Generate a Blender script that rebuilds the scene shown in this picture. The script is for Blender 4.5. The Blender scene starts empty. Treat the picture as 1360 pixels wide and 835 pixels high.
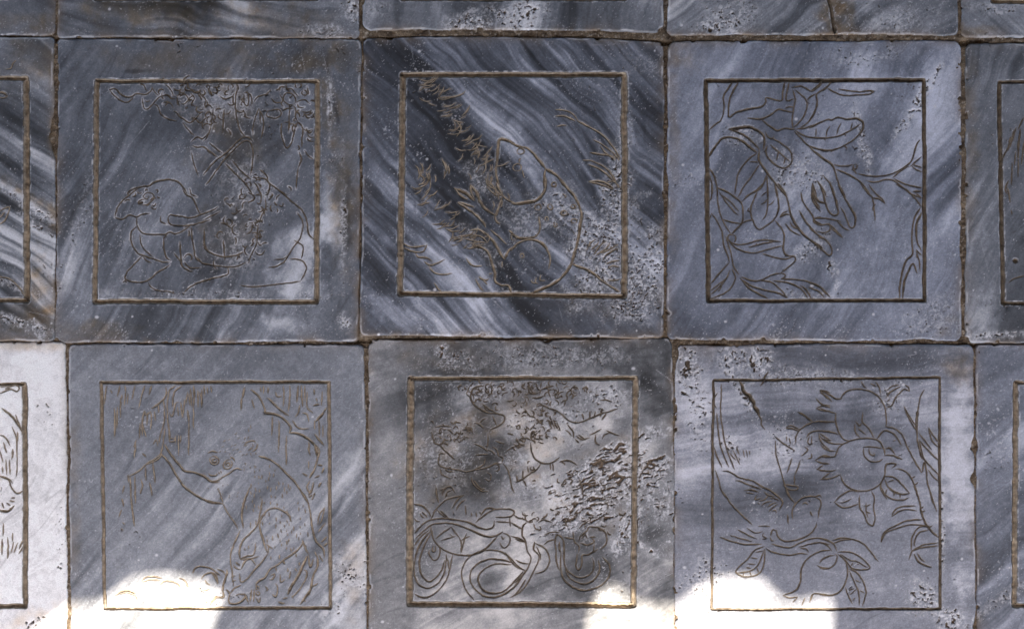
import bpy, math, time
import numpy as np

# ---------------------------------------------------------------- camera, light, exposure
S = 0.00075                       # metres per image pixel (a slab is about 400 pixels = 0.30 m)
CX, CY = 680.0, 417.5
scene = bpy.context.scene

cam_d = bpy.data.cameras.new("camera")
cam = bpy.data.objects.new("camera", cam_d)
scene.collection.objects.link(cam)
CAM_H = 1.25
cam.location = (0.0, 0.0, CAM_H)
cam.rotation_euler = (0.0, 0.0, 0.0)
cam_d.sensor_width = 36.0
cam_d.lens = 36.0 * CAM_H / (1360 * S)
cam_d.clip_start = 0.05
cam_d.clip_end = 500.0
scene.camera = cam

SUN_EL = 52.0
SUN_AZ = 180.0                    # compass bearing, the sun stands to the south (-Y)
world = bpy.data.worlds.new("World")
scene.world = world
world.use_nodes = True
nt = world.node_tree
nt.nodes.clear()
w_out = nt.nodes.new("ShaderNodeOutputWorld")
w_bg = nt.nodes.new("ShaderNodeBackground")
w_sky = nt.nodes.new("ShaderNodeTexSky")
w_sky.sky_type = 'NISHITA'
w_sky.sun_disc = False
w_sky.sun_elevation = math.radians(SUN_EL)
w_sky.sun_rotation = math.radians(SUN_AZ)
w_sky.air_density = 1.0
w_sky.dust_density = 3.0
w_sky.ozone_density = 1.0
w_bg.inputs["Strength"].default_value = 0.09
nt.links.new(w_sky.outputs[0], w_bg.inputs[0])
nt.links.new(w_bg.outputs[0], w_out.inputs[0])

sun_d = bpy.data.lights.new("sun", 'SUN')
sun_d.energy = 4.2
sun_d.angle = math.radians(0.55)
sun_d.color = (1.0, 0.90, 0.74)
sun = bpy.data.objects.new("sun", sun_d)
scene.collection.objects.link(sun)
sun.location = (0, -4, 6)
sun.rotation_euler = (math.radians(90.0 - SUN_EL), 0.0, 0.0)   # light travels towards +Y and down

vs = scene.view_settings
vs.view_transform = 'Standard'
vs.look = 'None'
vs.exposure = 2.5
vs.gamma = 1.0
scene.cycles.max_bounces = 6
scene.cycles.diffuse_bounces = 4

# ---------------------------------------------------------------- numpy noise
def _hash(ix, iy, seed):
    h = (ix.astype(np.uint32) * np.uint32(374761393)) ^ (iy.astype(np.uint32) * np.uint32(668265263)) ^ np.uint32((seed * 2246822519 + 977) & 0xffffffff)
    h = (h ^ (h >> np.uint32(13))) * np.uint32(1274126177)
    h = (h ^ (h >> np.uint32(16))) * np.uint32(2654435761)
    h = h ^ (h >> np.uint32(15))
    return h.astype(np.float32) * np.float32(2.0 / 4294967295.0) - np.float32(1.0)

def vnoise(x, y, seed=0):
    x = np.asarray(x, np.float32); y = np.asarray(y, np.float32)
    fx = np.floor(x); fy = np.floor(y)
    ix = fx.astype(np.int64); iy = fy.astype(np.int64)
    tx = x - fx; ty = y - fy
    tx = tx * tx * (3 - 2 * tx); ty = ty * ty * (3 - 2 * ty)
    a = _hash(ix, iy, seed); b = _hash(ix + 1, iy, seed)
    c = _hash(ix, iy + 1, seed); d = _hash(ix + 1, iy + 1, seed)
    return (a + (b - a) * tx) * (1 - ty) + (c + (d - c) * tx) * ty

def fbm(x, y, seed=0, octaves=4, gain=0.5):
    amp, tot, out = 1.0, 0.0, 0.0
    for o in range(octaves):
        k = 2.03 ** o
        # rotate every octave so that no lattice shows
        ca, sa = math.cos(o * 0.9 + 0.4), math.sin(o * 0.9 + 0.4)
        out = out + amp * vnoise((x * ca - y * sa) * k + 17.3 * o, (x * sa + y * ca) * k - 9.1 * o, seed + 31 * o)
        tot += amp; amp *= gain
    return out / tot * 1.6

def sfbm(u, v, seed=0, octaves=4, gain=0.55):
    # streaked noise: octaves keep the bedding direction; across it the detail grows faster than along it
    amp, tot, out = 1.0, 0.0, 0.0
    for o in range(octaves):
        out = out + amp * vnoise(u * 1.55 ** o + 13.1 * o + 0.21 * v, v * 2.1 ** o + 5.7 * o, seed + 31 * o)
        tot += amp; amp *= gain
    return out / tot * 1.6

def grain(X, Y, s, seed):
    # one octave of noise on a turned and warped lattice: round, irregular grains
    a = 0.75 * vnoise(X / (s * 2.1) + 7.7, Y / (s * 2.1), seed + 1); b = 0.75 * vnoise(X / (s * 2.1), Y / (s * 2.1) + 3.1, seed + 2)
    return vnoise((X * 0.839 - Y * 0.545) / s + a, (X * 0.545 + Y * 0.839) / s + b, seed)

def sstep(a, b, x):
    t = np.clip((x - a) / (b - a), 0, 1)
    return t * t * (3 - 2 * t)

# ---------------------------------------------------------------- materials
def new_mat(name):
    m = bpy.data.materials.new(name)
    m.use_nodes = True
    n = m.node_tree.nodes
    return m, n, m.node_tree.links, n["Principled BSDF"]

def marble_material():
    m, n, l, b = new_mat("weathered_marble")
    at = n.new("ShaderNodeAttribute"); at.attribute_name = "stone"
    tc = n.new("ShaderNodeTexCoord")
    no = n.new("ShaderNodeTexNoise"); no.inputs["Scale"].default_value = 900; no.inputs["Detail"].default_value = 3
    l.new(tc.outputs["Object"], no.inputs["Vector"])
    mr = n.new("ShaderNodeMapRange")
    mr.inputs["From Min"].default_value = 0.3; mr.inputs["From Max"].default_value = 0.7
    mr.inputs["To Min"].default_value = 0.86; mr.inputs["To Max"].default_value = 1.14
    l.new(no.outputs["Fac"], mr.inputs["Value"])
    mx = n.new("ShaderNodeVectorMath"); mx.operation = 'SCALE'
    l.new(at.outputs["Color"], mx.inputs[0]); l.new(mr.outputs[0], mx.inputs["Scale"])
    l.new(mx.outputs[0], b.inputs["Base Color"])
    # the alpha of the attribute carries how dirty / worn (rough) the stone is
    rr = n.new("ShaderNodeMapRange")
    rr.inputs["To Min"].default_value = 0.36; rr.inputs["To Max"].default_value = 0.9
    l.new(at.outputs["Alpha"], rr.inputs["Value"])
    n2 = n.new("ShaderNodeTexNoise"); n2.inputs["Scale"].default_value = 40; n2.inputs["Detail"].default_value = 5
    l.new(tc.outputs["Object"], n2.inputs["Vector"])
    ad = n.new("ShaderNodeMath"); ad.operation = 'MULTIPLY_ADD'; ad.inputs[1].default_value = 0.25; 
    l.new(n2.outputs["Fac"], ad.inputs[0]); l.new(rr.outputs[0], ad.inputs[2])
    l.new(ad.outputs[0], b.inputs["Roughness"])
    b.inputs["Specular IOR Level"].default_value = 0.5
    bp = n.new("ShaderNodeBump"); bp.inputs["Strength"].default_value = 0.25; bp.inputs["Distance"].default_value = 0.0004
    l.new(no.outputs["Fac"], bp.inputs["Height"]); l.new(bp.outputs[0], b.inputs["Normal"])
    return m

def earth_material(name, dark, light, scale, bump):
    m, n, l, b = new_mat(name)
    tc = n.new("ShaderNodeTexCoord")
    no = n.new("ShaderNodeTexNoise"); no.inputs["Scale"].default_value = scale; no.inputs["Detail"].default_value = 6
    no.inputs["Roughness"].default_value = 0.65
    l.new(tc.outputs["Object"], no.inputs["Vector"])
    cr = n.new("ShaderNodeValToRGB")
    cr.color_ramp.elements[0].position = 0.32; cr.color_ramp.elements[0].color = (*dark, 1)
    cr.color_ramp.elements[1].position = 0.70; cr.color_ramp.elements[1].color = (*light, 1)
    l.new(no.outputs["Fac"], cr.inputs["Fac"]); l.new(cr.outputs[0], b.inputs["Base Color"])
    n2 = n.new("ShaderNodeTexNoise"); n2.inputs["Scale"].default_value = scale * 4; n2.inputs["Detail"].default_value = 3
    l.new(tc.outputs["Object"], n2.inputs["Vector"])
    bp = n.new("ShaderNodeBump"); bp.inputs["Strength"].default_value = bump; bp.inputs["Distance"].default_value = 0.0006
    l.new(n2.outputs["Fac"], bp.inputs["Height"]); l.new(bp.outputs[0], b.inputs["Normal"])
    b.inputs["Roughness"].default_value = 0.95
    b.inputs["Specular IOR Level"].default_value = 0.2
    return m

MARBLE = marble_material()
DIRT = earth_material("packed_dirt", (0.15, 0.120, 0.090), (0.46, 0.385, 0.30), 160, 0.5)
DARK_DIRT = earth_material("damp_dirt", (0.065, 0.052, 0.040), (0.23, 0.185, 0.14), 160, 0.5)  # darker tone of the packed dirt, chosen slab by slab
def mortar_material():
    m, n, l, b = new_mat("lime_mortar")
    at = n.new("ShaderNodeAttribute"); at.attribute_name = "stone"
    tc = n.new("ShaderNodeTexCoord")
    no = n.new("ShaderNodeTexNoise"); no.inputs["Scale"].default_value = 700; no.inputs["Detail"].default_value = 4
    l.new(tc.outputs["Object"], no.inputs["Vector"])
    mr = n.new("ShaderNodeMapRange")
    mr.inputs["From Min"].default_value = 0.3; mr.inputs["From Max"].default_value = 0.7
    mr.inputs["To Min"].default_value = 0.6; mr.inputs["To Max"].default_value = 1.4
    l.new(no.outputs["Fac"], mr.inputs["Value"])
    mx = n.new("ShaderNodeVectorMath"); mx.operation = 'SCALE'
    l.new(at.outputs["Color"], mx.inputs[0]); l.new(mr.outputs[0], mx.inputs["Scale"])
    l.new(mx.outputs[0], b.inputs["Base Color"])
    bp = n.new("ShaderNodeBump"); bp.inputs["Strength"].default_value = 0.6; bp.inputs["Distance"].default_value = 0.0008
    l.new(no.outputs["Fac"], bp.inputs["Height"]); l.new(bp.outputs[0], b.inputs["Normal"])
    b.inputs["Roughness"].default_value = 0.95
    b.inputs["Specular IOR Level"].default_value = 0.2
    return m
MORTAR = mortar_material()
GROUND = earth_material("sandy_ground", (0.20, 0.17, 0.13), (0.34, 0.29, 0.23), 6, 0.3)
TIMBER = earth_material("pale_timber", (0.09, 0.075, 0.06), (0.17, 0.145, 0.12), 20, 0.3)  # for the added shade roof and its posts

# ---------------------------------------------------------------- mesh helpers
def link(name, mesh, mat, parent=None):
    o = bpy.data.objects.new(name, mesh)
    scene.collection.objects.link(o)
    if mat and not mesh.materials:
        mesh.materials.append(mat)
    if parent is not None:
        o.parent = parent
    return o

def np_mesh(name, co, quads, smooth=True, cols=None):
    me = bpy.data.meshes.new(name)
    nv, nf = len(co), len(quads)
    me.vertices.add(nv)
    me.vertices.foreach_set("co", np.ascontiguousarray(co, np.float32).ravel())
    me.loops.add(nf * 4)
    me.loops.foreach_set("vertex_index", np.ascontiguousarray(quads, np.int32).ravel())
    me.polygons.add(nf)
    me.polygons.foreach_set("loop_start", np.arange(0, nf * 4, 4, dtype=np.int32))
    me.polygons.foreach_set("use_smooth", np.full(nf, smooth, dtype=bool))
    me.update(calc_edges=True)
    if cols is not None:
        a = me.color_attributes.new("stone", 'FLOAT_COLOR', 'POINT')
        a.data.foreach_set("color", np.ascontiguousarray(cols, np.float32).ravel())
    return me

def axis(a, b, lo, hi, fine, coarse):
    """grid lines from a to b: fine inside [lo, hi], coarse outside"""
    out = []
    if a < lo:
        e = min(b, lo)
        out += list(np.linspace(a, e, max(2, int((e - a) / coarse) + 1))[:-1])
    s, e = max(a, lo), min(b, hi)
    if e > s:
        out += list(np.linspace(s, e, max(2, int(round((e - s) / fine)) + 1)))
    if b > hi:
        s = max(a, hi)
        out += list(np.linspace(s, b, max(2, int((b - s) / coarse) + 1))[1 if e > max(a, lo) else 0:])
    return np.array(out, np.float32)

def grid_mesh(name, X, Y, Z, keep, cols):
    """X, Y, Z in survey units; keep = mask of vertices worth keeping"""
    ny, nx = X.shape
    fk = keep[:-1, :-1] | keep[1:, :-1] | keep[:-1, 1:] | keep[1:, 1:]
    idx = np.arange(ny * nx, dtype=np.int64).reshape(ny, nx)
    # y grows downwards in image coordinates: order the corners so that normals face up
    q = np.stack([idx[1:, :-1][fk], idx[1:, 1:][fk], idx[:-1, 1:][fk], idx[:-1, :-1][fk]], 1)
    used = np.zeros(ny * nx, bool); used[q.ravel()] = True
    remap = np.cumsum(used) - 1
    co = np.stack([(X.ravel() - CX) * S, (CY - Y.ravel()) * S, Z.ravel() * S], 1)[used]
    return np_mesh(name, co, remap[q], True, cols.reshape(-1, 4)[used])

# ---------------------------------------------------------------- the carved drawings
# Every line: image crop, line width, then x y x y ... read off that crop; an «o» line is a ring (centre, radius).
SHEET = {
 'a': (120, 100, 5.219), 'b': (270, 100, 5.219), 'c': (120, 250, 5.219), 'd': (270, 250, 5.219),
 'e': (525, 90, 5.219), 'f': (680, 90, 5.219), 'g': (525, 240, 5.219), 'h': (680, 240, 5.219),
 'i': (925, 95, 5), 'j': (1075, 95, 5), 'k': (925, 245, 5), 'l': (1075, 245, 5),
 'm': (125, 500, 5), 'n': (280, 500, 5), 'p': (125, 650, 5), 'q': (280, 650, 5),
 'r': (530, 495, 5), 's': (685, 495, 5), 't': (530, 645, 5), 'u': (685, 645, 5),
 'v': (935, 495, 5), 'w': (1090, 495, 5), 'x': (935, 645, 5), 'y': (1090, 645, 5),
 '1': (0, 40, 4.18), '2': (0, 240, 3.63), '3': (0, 450, 4.39), '4': (0, 630, 4.07), '5': (1260, 40, 3.8), '6': (1260, 250, 3.8),
 '0': (0, 0, 1),
}
DRAW = {}
DRAW['peony'] = {
'engraved_branch': """
a 1.8 130 100 175 95 205 130 245 150 285 148 320 128 380 135 420 110 430 80
a 1.6 130 100 160 135 200 170 240 188 270 180 300 155
a 1.5 340 60 370 70 385 100 400 110
a 1.6 360 160 375 230 410 225 450 180 480 150 530 140 570 165 590 160
a 1.4 430 90 450 120 470 140
a 1.6 440 200 470 220 490 270 530 300 600 320
a 1.5 510 60 550 90 580 150
a 1.4 380 180 395 185 415 175
a 1.4 500 200 530 185 560 200 575 230
a 1.5 620 150 650 130 680 165 650 200 625 190
a 1.5 600 270 640 300 690 330 730 300 760 270
a 1.4 690 120 720 160 700 200 740 220
a 1.4 760 130 800 170 790 210 820 220
a 1.4 640 330 680 380 720 420
a 1.5 720 290 760 330 800 300 830 290
""",
'engraved_blossom': """
b 1.6 o 598 165 42
b 1.5 530 130 550 170 540 200 560 220
b 1.5 560 100 610 95 640 130 660 150
b 1.5 640 190 700 170 740 200
b 1.5 470 160 500 190 550 190
b 1.6 350 190 380 150 440 130 470 100
b 1.6 385 230 360 300 345 360 345 420
b 2.4 385 230 415 300 415 380 400 440
b 1.5 390 250 395 330
b 1.9 545 330 540 400 560 470 580 505 610 470 630 400 640 350 660 330 690 370 685 440 685 500
b 1.5 600 210 595 300 590 380
b 1.5 610 210 640 230 640 290 660 330
b 2.6 665 530 680 580 660 640
b 1.8 660 640 650 700 645 790
b 1.4 690 370 720 385 765 380
b 1.4 715 400 740 430 770 430
b 1.4 700 520 730 560 765 585
b 1.4 720 440 745 460 770 455
b 1.6 450 240 440 280 500 300 540 270 520 240 450 250
b 1.5 680 250 720 260 750 245
b 1.6 280 130 285 190 310 210 320 130 340 180 330 210
b 1.5 590 400 600 330 560 330
b 1.5 700 100 730 130 720 80
""",
'engraved_trunk': """
b 2.6 230 60 235 100 225 150 225 250 240 330 260 390 290 425
b 2.0 210 130 205 180 220 210
b 1.8 110 140 150 165 200 150 215 130
b 2.0 145 240 140 300 135 400
b 1.5 70 230 60 300 50 370 20 440 0 460
b 1.4 20 170 30 200 10 230
b 1.4 20 290 50 290
a 1.8 700 460 740 430 780 440 820 400
a 1.8 710 490 740 500 790 500 835 545
""",
'engraved_ribbon': """
b 2.0 0 500 50 530 100 570
b 2.0 40 470 90 510 130 540
b 2.0 150 610 220 680 300 760 340 830
b 2.4 200 590 260 660 330 720
b 2.2 0 690 80 600 170 530 260 440 310 430 345 460
b 1.9 20 760 100 650 150 580 240 490 290 455 330 470 345 540 340 620 330 690
b 2.2 350 740 380 780 400 830
b 2.2 370 710 430 720 460 760 450 830
a 1.5 700 530 720 620 750 700
c 1.6 690 0 700 40 740 60
""",
'engraved_scroll': """
b 2.2 390 650 440 700 450 740 500 780 580 830
d 2.2 510 0 600 80 690 160 720 240 730 310 770 360
d 1.8 650 170 690 230 685 300 665 360 630 400 600 450 560 510 510 540 455 550
d 1.5 490 495 550 490 580 470
d 1.8 630 360 690 400 690 450 680 490
d 1.8 600 490 680 500 715 550 700 600 675 640
d 1.8 675 645 580 658 470 670 380 680 310 680 255 670
""",
'engraved_peony': """
c 1.8 170 200 190 130 230 80 280 40 330 0
c 2.0 170 200 210 215 240 205 275 185 320 200 360 180 415 175
c 1.9 320 200 325 260 360 310 430 320 510 320 550 305 590 315 640 295 690 260
c 2.0 320 265 285 300 280 340 290 390 330 450 380 470 440 490 500 510 550 510
c 1.6 345 320 350 380 380 430 440 480
c 1.5 360 470 390 500 430 520
c 1.9 360 470 300 530 250 590 245 630 310 650 380 645 430 615 470 580 520 555 550 530
c 1.5 225 655 240 640 255 655
c 2.0 510 350 510 420 530 480 560 500
c 1.8 530 320 505 350
c 2.6 620 370 625 440 630 500 640 540 680 570 710 575
c 1.5 580 450 605 480 630 510
c 1.9 650 510 690 550 770 550
c 2.0 700 270 705 340 720 420 730 480 780 520 830 530
c 1.5 740 480 770 510
c 2.0 790 280 790 400 810 430 835 450
c 2.0 490 190 490 230 530 250
c 2.8 540 200 560 185 620 195 690 205 750 190 830 160
c 2.4 540 200 545 235 570 255 640 260 720 250 830 220
c 2.0 640 0 660 40 710 70 730 110 750 160 770 180
c 1.6 400 650 430 690 480 710 540 715 590 730
c 1.9 650 720 700 680 760 650 830 635
a 1.8 255 820 290 790 350 775 410 765 450 740
a 2.8 410 765 450 740 520 725 590 730 640 770 670 820
c 1.5 360 60 390 30 430 40 440 70 400 110 350 120
d 1.9 0 640 80 620 150 605 175 590 170 550
d 2.0 10 300 10 380 30 430 80 460 150 475 230 465 280 440
d 2.6 140 360 145 430 150 500
d 1.7 0 520 80 535 170 545 240 540 300 510
d 1.7 380 250 375 330 370 390 340 450 310 520
d 1.7 430 60 435 130 410 180 390 240
d 2.6 310 30 350 50 350 80 310 100
d 1.8 0 180 60 155 100 130
d 1.6 0 220 60 190 120 160
d 2.0 120 240 160 250 200 280
d 1.8 370 0 400 40 400 100
d 1.8 300 320 330 300 350 250
""",
}
DRAW['gourd'] = {
'engraved_gourd': """
e 3.6 720 820 698 735 705 650 712 560 720 505 748 495 790 510 830 525
f 3.6 -6 525 60 550 110 560 160 610 210 670 230 700
f 4.0 230 700 300 740 350 790 390 835
f 3.8 230 700 225 770 228 835
h 3.6 235 -20 228 60 200 110 160 140 100 150 40 160 -5 156 
g 3.0 700 10 722 65 750 110 790 140 832 156
h 4.2 325 -10 390 60 440 120 470 190 482 240 470 320 455 420 430 510 408 580 360 650 300 705 220 745 130 782
h 3.0 185 250 195 320 180 370 140 395 60 400 10 380 -10 375
h 3.0 -5 485 30 440 80 415 150 410 210 435 245 480 265 540 255 612
g 2.8 720 180 700 240 690 240
""",
'engraved_gourd/spot': """
h 1.7 o 290 30 17
h 1.8 o 180 185 21
h 1.7 o 265 183 18
h 2.2 o 360 225 19
h 1.7 o 425 180 15
h 1.6 o 430 280 17
h 1.6 o 302 308 12
f 1.5 o 60 580 23
f 1.9 o 35 692 27
f 1.8 o 290 808 15
h 1.5 o 240 265 13
h 1.5 o 12 395 18
f 1.5 65 628 50 640 55 660
f 1.4 70 710 80 740 85 765
h 1.4 350 90 375 110 360 120
h 1.4 o 70 520 14
h 1.4 170 670 160 700 180 715
h 1.4 200 650 195 690 230 690
h 1.4 130 690 150 710 170 705
""",
'engraved_leaf': """
g 3.4 410 55 450 70 500 95 545 140
g 2.8 420 62 460 110 500 130
g 3.6 520 30 560 80 590 150 630 200 690 238
g 2.8 520 30 528 85 550 130
g 2.6 435 150 490 165 545 185
g 3.8 435 155 500 195 560 240 610 290 625 325
g 3.6 690 238 718 180 742 110
g 3.0 690 245 700 280 725 300
g 2.4 630 40 670 80 710 110
g 2.4 650 0 690 60 742 110
g 2.0 625 -20 640 30 690 60
g 3.0 600 345 650 385 700 450 730 510 755 545
g 3.0 755 545 790 480 838 455
g 2.6 660 340 720 390 770 440
g 3.8 535 445 600 465 645 500 670 570 690 640 695 700 740 725 785 730 805 778
g 2.4 440 390 520 375 600 390 640 430
g 2.2 480 400 560 420 630 430
g 2.4 520 345 580 340 620 370
g 2.6 790 345 835 390
g 2.0 740 560 740 600
""",
'engraved_reed': """
f 2.0 300 290 380 300 430 330 455 370
f 2.2 300 340 360 335 440 370
f 1.6 310 410 340 400 375 402
f 2.0 455 370 520 405 590 440 640 480 700 550 750 630
f 2.0 560 500 620 530 700 590 742 640
f 2.2 540 590 600 600 680 610 720 632
f 2.0 530 670 620 710 700 780 742 832
f 2.2 530 790 620 790 700 830
f 2.0 490 640 560 650 640 690 690 740 738 835
f 1.8 610 540 650 590 720 640
h 2.0 540 10 620 30 700 60
h 1.8 640 20 700 5 745 40
""",
'engraved_grass': """
h 1.8 520 470 545 430 580 408
h 1.8 545 480 590 440 600 420
h 2.0 570 510 620 440 660 420
h 1.8 590 512 650 470 680 430
h 2.2 640 525 690 490 725 470
h 1.8 610 505 670 480 735 440
h 1.8 650 575 700 560 745 552
h 1.8 660 612 700 590 742 600
h 1.8 660 690 710 690 750 680
h 2.8 420 580 500 610 560 640 620 690 680 730 742 770
h 1.8 520 460 550 450
""",
'engraved_ripple': """
g 2.0 40 420 90 455 150 460 215 448
g 2.0 60 465 120 490 190 492 222 440
g 1.7 140 500 160 530 220 535 260 560
g 1.8 200 560 230 580 270 580 345 545
g 1.8 230 590 270 635 330 650 392 643
g 2.2 270 710 295 745 325 772
g 2.4 490 535 530 585 600 592
g 2.2 555 680 590 740 612 762
g 1.8 580 665 620 690 650 680
g 1.6 610 690 640 720
g 1.6 650 650 670 640
""",
}
DRAW['citron'] = {
'engraved_branch': """
i 3.2 240 70 180 165 185 230 165 320 120 355 82 395
i 3.2 278 72 222 180 215 300 270 270 350 250 430 235 460 205 465 175 560 195 572 140 585 70
i 2.6 615 72 595 190 650 180
i 4.2 78 572 130 490 175 445 235 437 300 460 350 500 400 538
i 4.2 215 385 280 375 350 370 410 395 450 440 446 520
i 3.2 215 385 290 410 350 450 400 500 422 522
i 2.6 340 310 430 315 490 290 540 255 600 265 640 272
i 2.4 590 245 620 235 648 240
i 2.6 430 320 470 350 510 380 540 395 580 380 655 386
i 2.4 650 400 700 450 740 490 790 510 832 520
i 2.2 655 392 720 430 780 440 835 440
i 2.2 740 490 790 540 838 580
i 2.2 665 385 740 370 835 338
i 3.4 415 525 415 590 460 660 520 740 605 838
k 3.4 540 -5 590 60 610 130 622 190 650 250 690 310 750 365 838 422
k 2.6 550 222 575 190 605 178
k 3.0 552 218 590 200 622 200
k 2.6 590 260 630 310 690 338
k 2.2 620 250 640 280 690 300
""",
'engraved_leaf': """
i 2.6 640 125 655 180 645 250 635 330 640 380
i 2.4 630 108 700 100 770 130 835 78
i 2.8 655 122 710 170 735 210 720 280 680 340 640 375
i 2.4 735 190 760 165 795 150
i 2.6 800 170 800 230 770 290 740 340 690 372
j 2.6 92 58 60 90 10 132
j 2.6 145 70 110 110 50 150 50 200 40 260 0 332
j 3.2 0 375 60 345 120 320 150 322 190 305 250 318 310 312 355 335 355 380 320 430 260 475 190 510 120 525 60 515 -8 494
j 2.4 0 436 80 442 170 435 250 405 342 348
j 1.7 42 432 45 378
j 1.7 110 436 120 390 138 362
j 1.7 180 420 192 380 212 338
j 1.7 275 390 285 338
j 1.8 230 490 252 512
j 1.6 142 520 150 534
j 1.6 100 445 105 460
j 1.6 232 415 242 430
""",
'engraved_small_leaf': """
i 2.4 455 398 470 430 500 448 515 430
i 2.6 470 488 460 540 490 590 550 635 600 637 635 590 622 530 580 490 500 440
i 2.0 490 488 550 540 622 602
i 1.8 548 530 530 590
i 1.8 580 615 590 570
""",
'engraved_leaf_cluster': """
i 2.4 402 540 340 590 280 670 265 740 255 815
i 1.8 355 600 385 600 412 606
i 2.4 420 615 370 690 310 770 275 835
i 2.4 462 690 440 750 380 800 320 832
i 2.0 465 680 470 740 470 835
i 2.0 520 740 532 835
k 2.4 300 115 350 70 420 30 445 -5
k 2.4 300 260 340 240 382 238
k 2.6 400 50 380 100 360 160 370 230 410 297 470 270 520 225 545 160 540 80 520 -10
k 2.4 472 -5 475 100 465 190 440 235
k 1.6 475 90 450 120 425 132
k 1.6 472 140 500 125 515 105
k 1.6 470 50 450 60 430 80
k 1.6 350 155 340 175 360 180
""",
'engraved_stem': """
i 2.4 78 640 110 680 130 740 138 780 140 838
i 2.0 88 690 105 780 98 835
k 2.6 100 -5 100 80 80 118
k 2.8 138 30 140 100 155 190 190 270 228 328
k 2.8 140 22 200 50 260 90 300 130 310 190 300 255 260 300 232 328
k 1.8 150 50 190 110 240 170 282 208
k 1.7 165 70 230 120 282 182
k 2.2 168 232 230 250 302 262
k 2.4 98 190 140 250 170 320 180 400 210 480 220 518
k 2.4 195 345 210 400 230 460 245 540 282 600
k 2.4 217 518 150 590 92 662
k 1.8 80 240 100 195
""",
'engraved_curled_leaf': """
k 2.4 252 335 215 335 210 370 270 400 330 395 400 375 470 370 560 382
k 2.4 210 370 260 420 330 450 400 452 480 430 572 405
k 1.9 345 418 430 395 515 378
k 1.7 390 410 400 390
k 2.0 252 335 260 360 250 388
k 2.2 440 460 520 485 580 495 640 480
k 2.4 520 240 570 300 582 350 575 430 600 470 650 480 652 510 600 555 560 587
""",
'engraved_leaf_spray': """
k 2.4 220 570 200 620 150 680 90 732
k 2.6 235 560 258 620 230 680 180 725 90 757
k 1.8 90 705 150 660 200 620
k 1.6 165 655 160 690 140 710
k 2.6 290 620 340 680 400 720 475 757
k 2.6 290 625 360 670 450 700 540 720 605 752
k 2.6 300 615 380 640 440 630 500 600 562 590
k 2.4 420 635 500 650 560 700 602 750
k 3.0 560 625 640 630 720 640 790 665 838 692
k 2.6 510 640 600 650 690 690 742 757
k 2.2 690 670 730 700 762 757
k 2.2 560 585 592 605 562 627
l 2.6 -5 650 60 670 100 710 142 752
l 2.2 -5 682 60 710 102 752
""",
'engraved_fruit': """
j 3.2 35 530 90 575 150 620 175 680 200 760 240 838
l 3.4 192 -5 230 80 270 150 300 200 305 240 295 280 270 284 250 240 230 190 203 150
l 3.4 140 0 160 60 180 130 192 190 165 205 130 180 105 120 90 50 70 0
l 3.2 25 0 30 60 60 110 105 125
l 2.8 20 30 20 100 50 150 75 182
j 2.6 20 740 40 800 50 838
j 2.8 50 725 90 780 112 835
j 2.8 90 690 140 750 172 835
l 2.4 0 170 25 220 30 250 70 270 130 265 135 300 100 320 50 315
l 2.0 30 225 100 225 180 240 210 250
l 2.2 130 260 180 310 222 357
l 1.9 140 290 180 320 212 352
l 2.0 180 240 230 290 267 307
l 2.6 0 290 50 330 110 370 145 420 145 460 125 470 80 430 -2 363
k 2.8 692 48 710 120 760 190 790 245 838 267
k 3.2 768 -5 775 80 820 160
k 2.0 780 228 800 220 838 226
k 2.6 680 170 720 240 780 310 838 367
l 4.0 180 100 185 160
""",
'engraved_twig': """
i 1.5 835 78 850 70
j 2.2 118 110 180 145 240 160 340 155 400 150 435 130
j 2.2 195 118 260 130 340 135 400 128 435 130
j 2.6 400 128 425 140
j 2.0 165 622 230 630 290 620
j 2.0 o 305 632 15
j 2.6 278 650 300 660 315 682
j 2.6 180 650 250 680 320 720 370 770 415 838
j 2.6 325 680 400 695 480 695 560 675 630 635 680 590 700 530 715 480 737 452
j 2.4 378 725 440 735 500 718 560 725 620 770 680 815 742 838
j 2.4 560 710 640 750 745 772
j 2.6 670 630 705 600 745 565
j 2.8 680 628 710 650 748 668
j 2.6 555 702 620 650 660 630
j 2.4 690 798 745 795
j 2.0 690 620 730 632 745 640
l 2.6 575 -2 650 40 700 90 747 152
l 2.6 640 0 700 15 747 22
l 2.8 340 0 390 60 418 90 430 170 435 240
l 2.4 395 0 430 50 480 95 502 128
l 2.6 415 90 460 95 500 125
l 2.0 440 130 425 150 420 175
l 2.0 690 45 745 45
l 2.2 710 60 748 95
""",
'engraved_bough': """
l 3.2 737 155 700 220 685 290 680 380 685 460 640 510 615 590 600 680 600 757
l 3.2 747 185 715 250 710 320 720 390 747 442
l 3.2 618 757 630 650 660 570 690 525 715 590
l 2.4 710 440 730 510 735 577
l 2.2 745 470 720 445 710 430
l 1.8 715 460 715 490
""",
}
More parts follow.
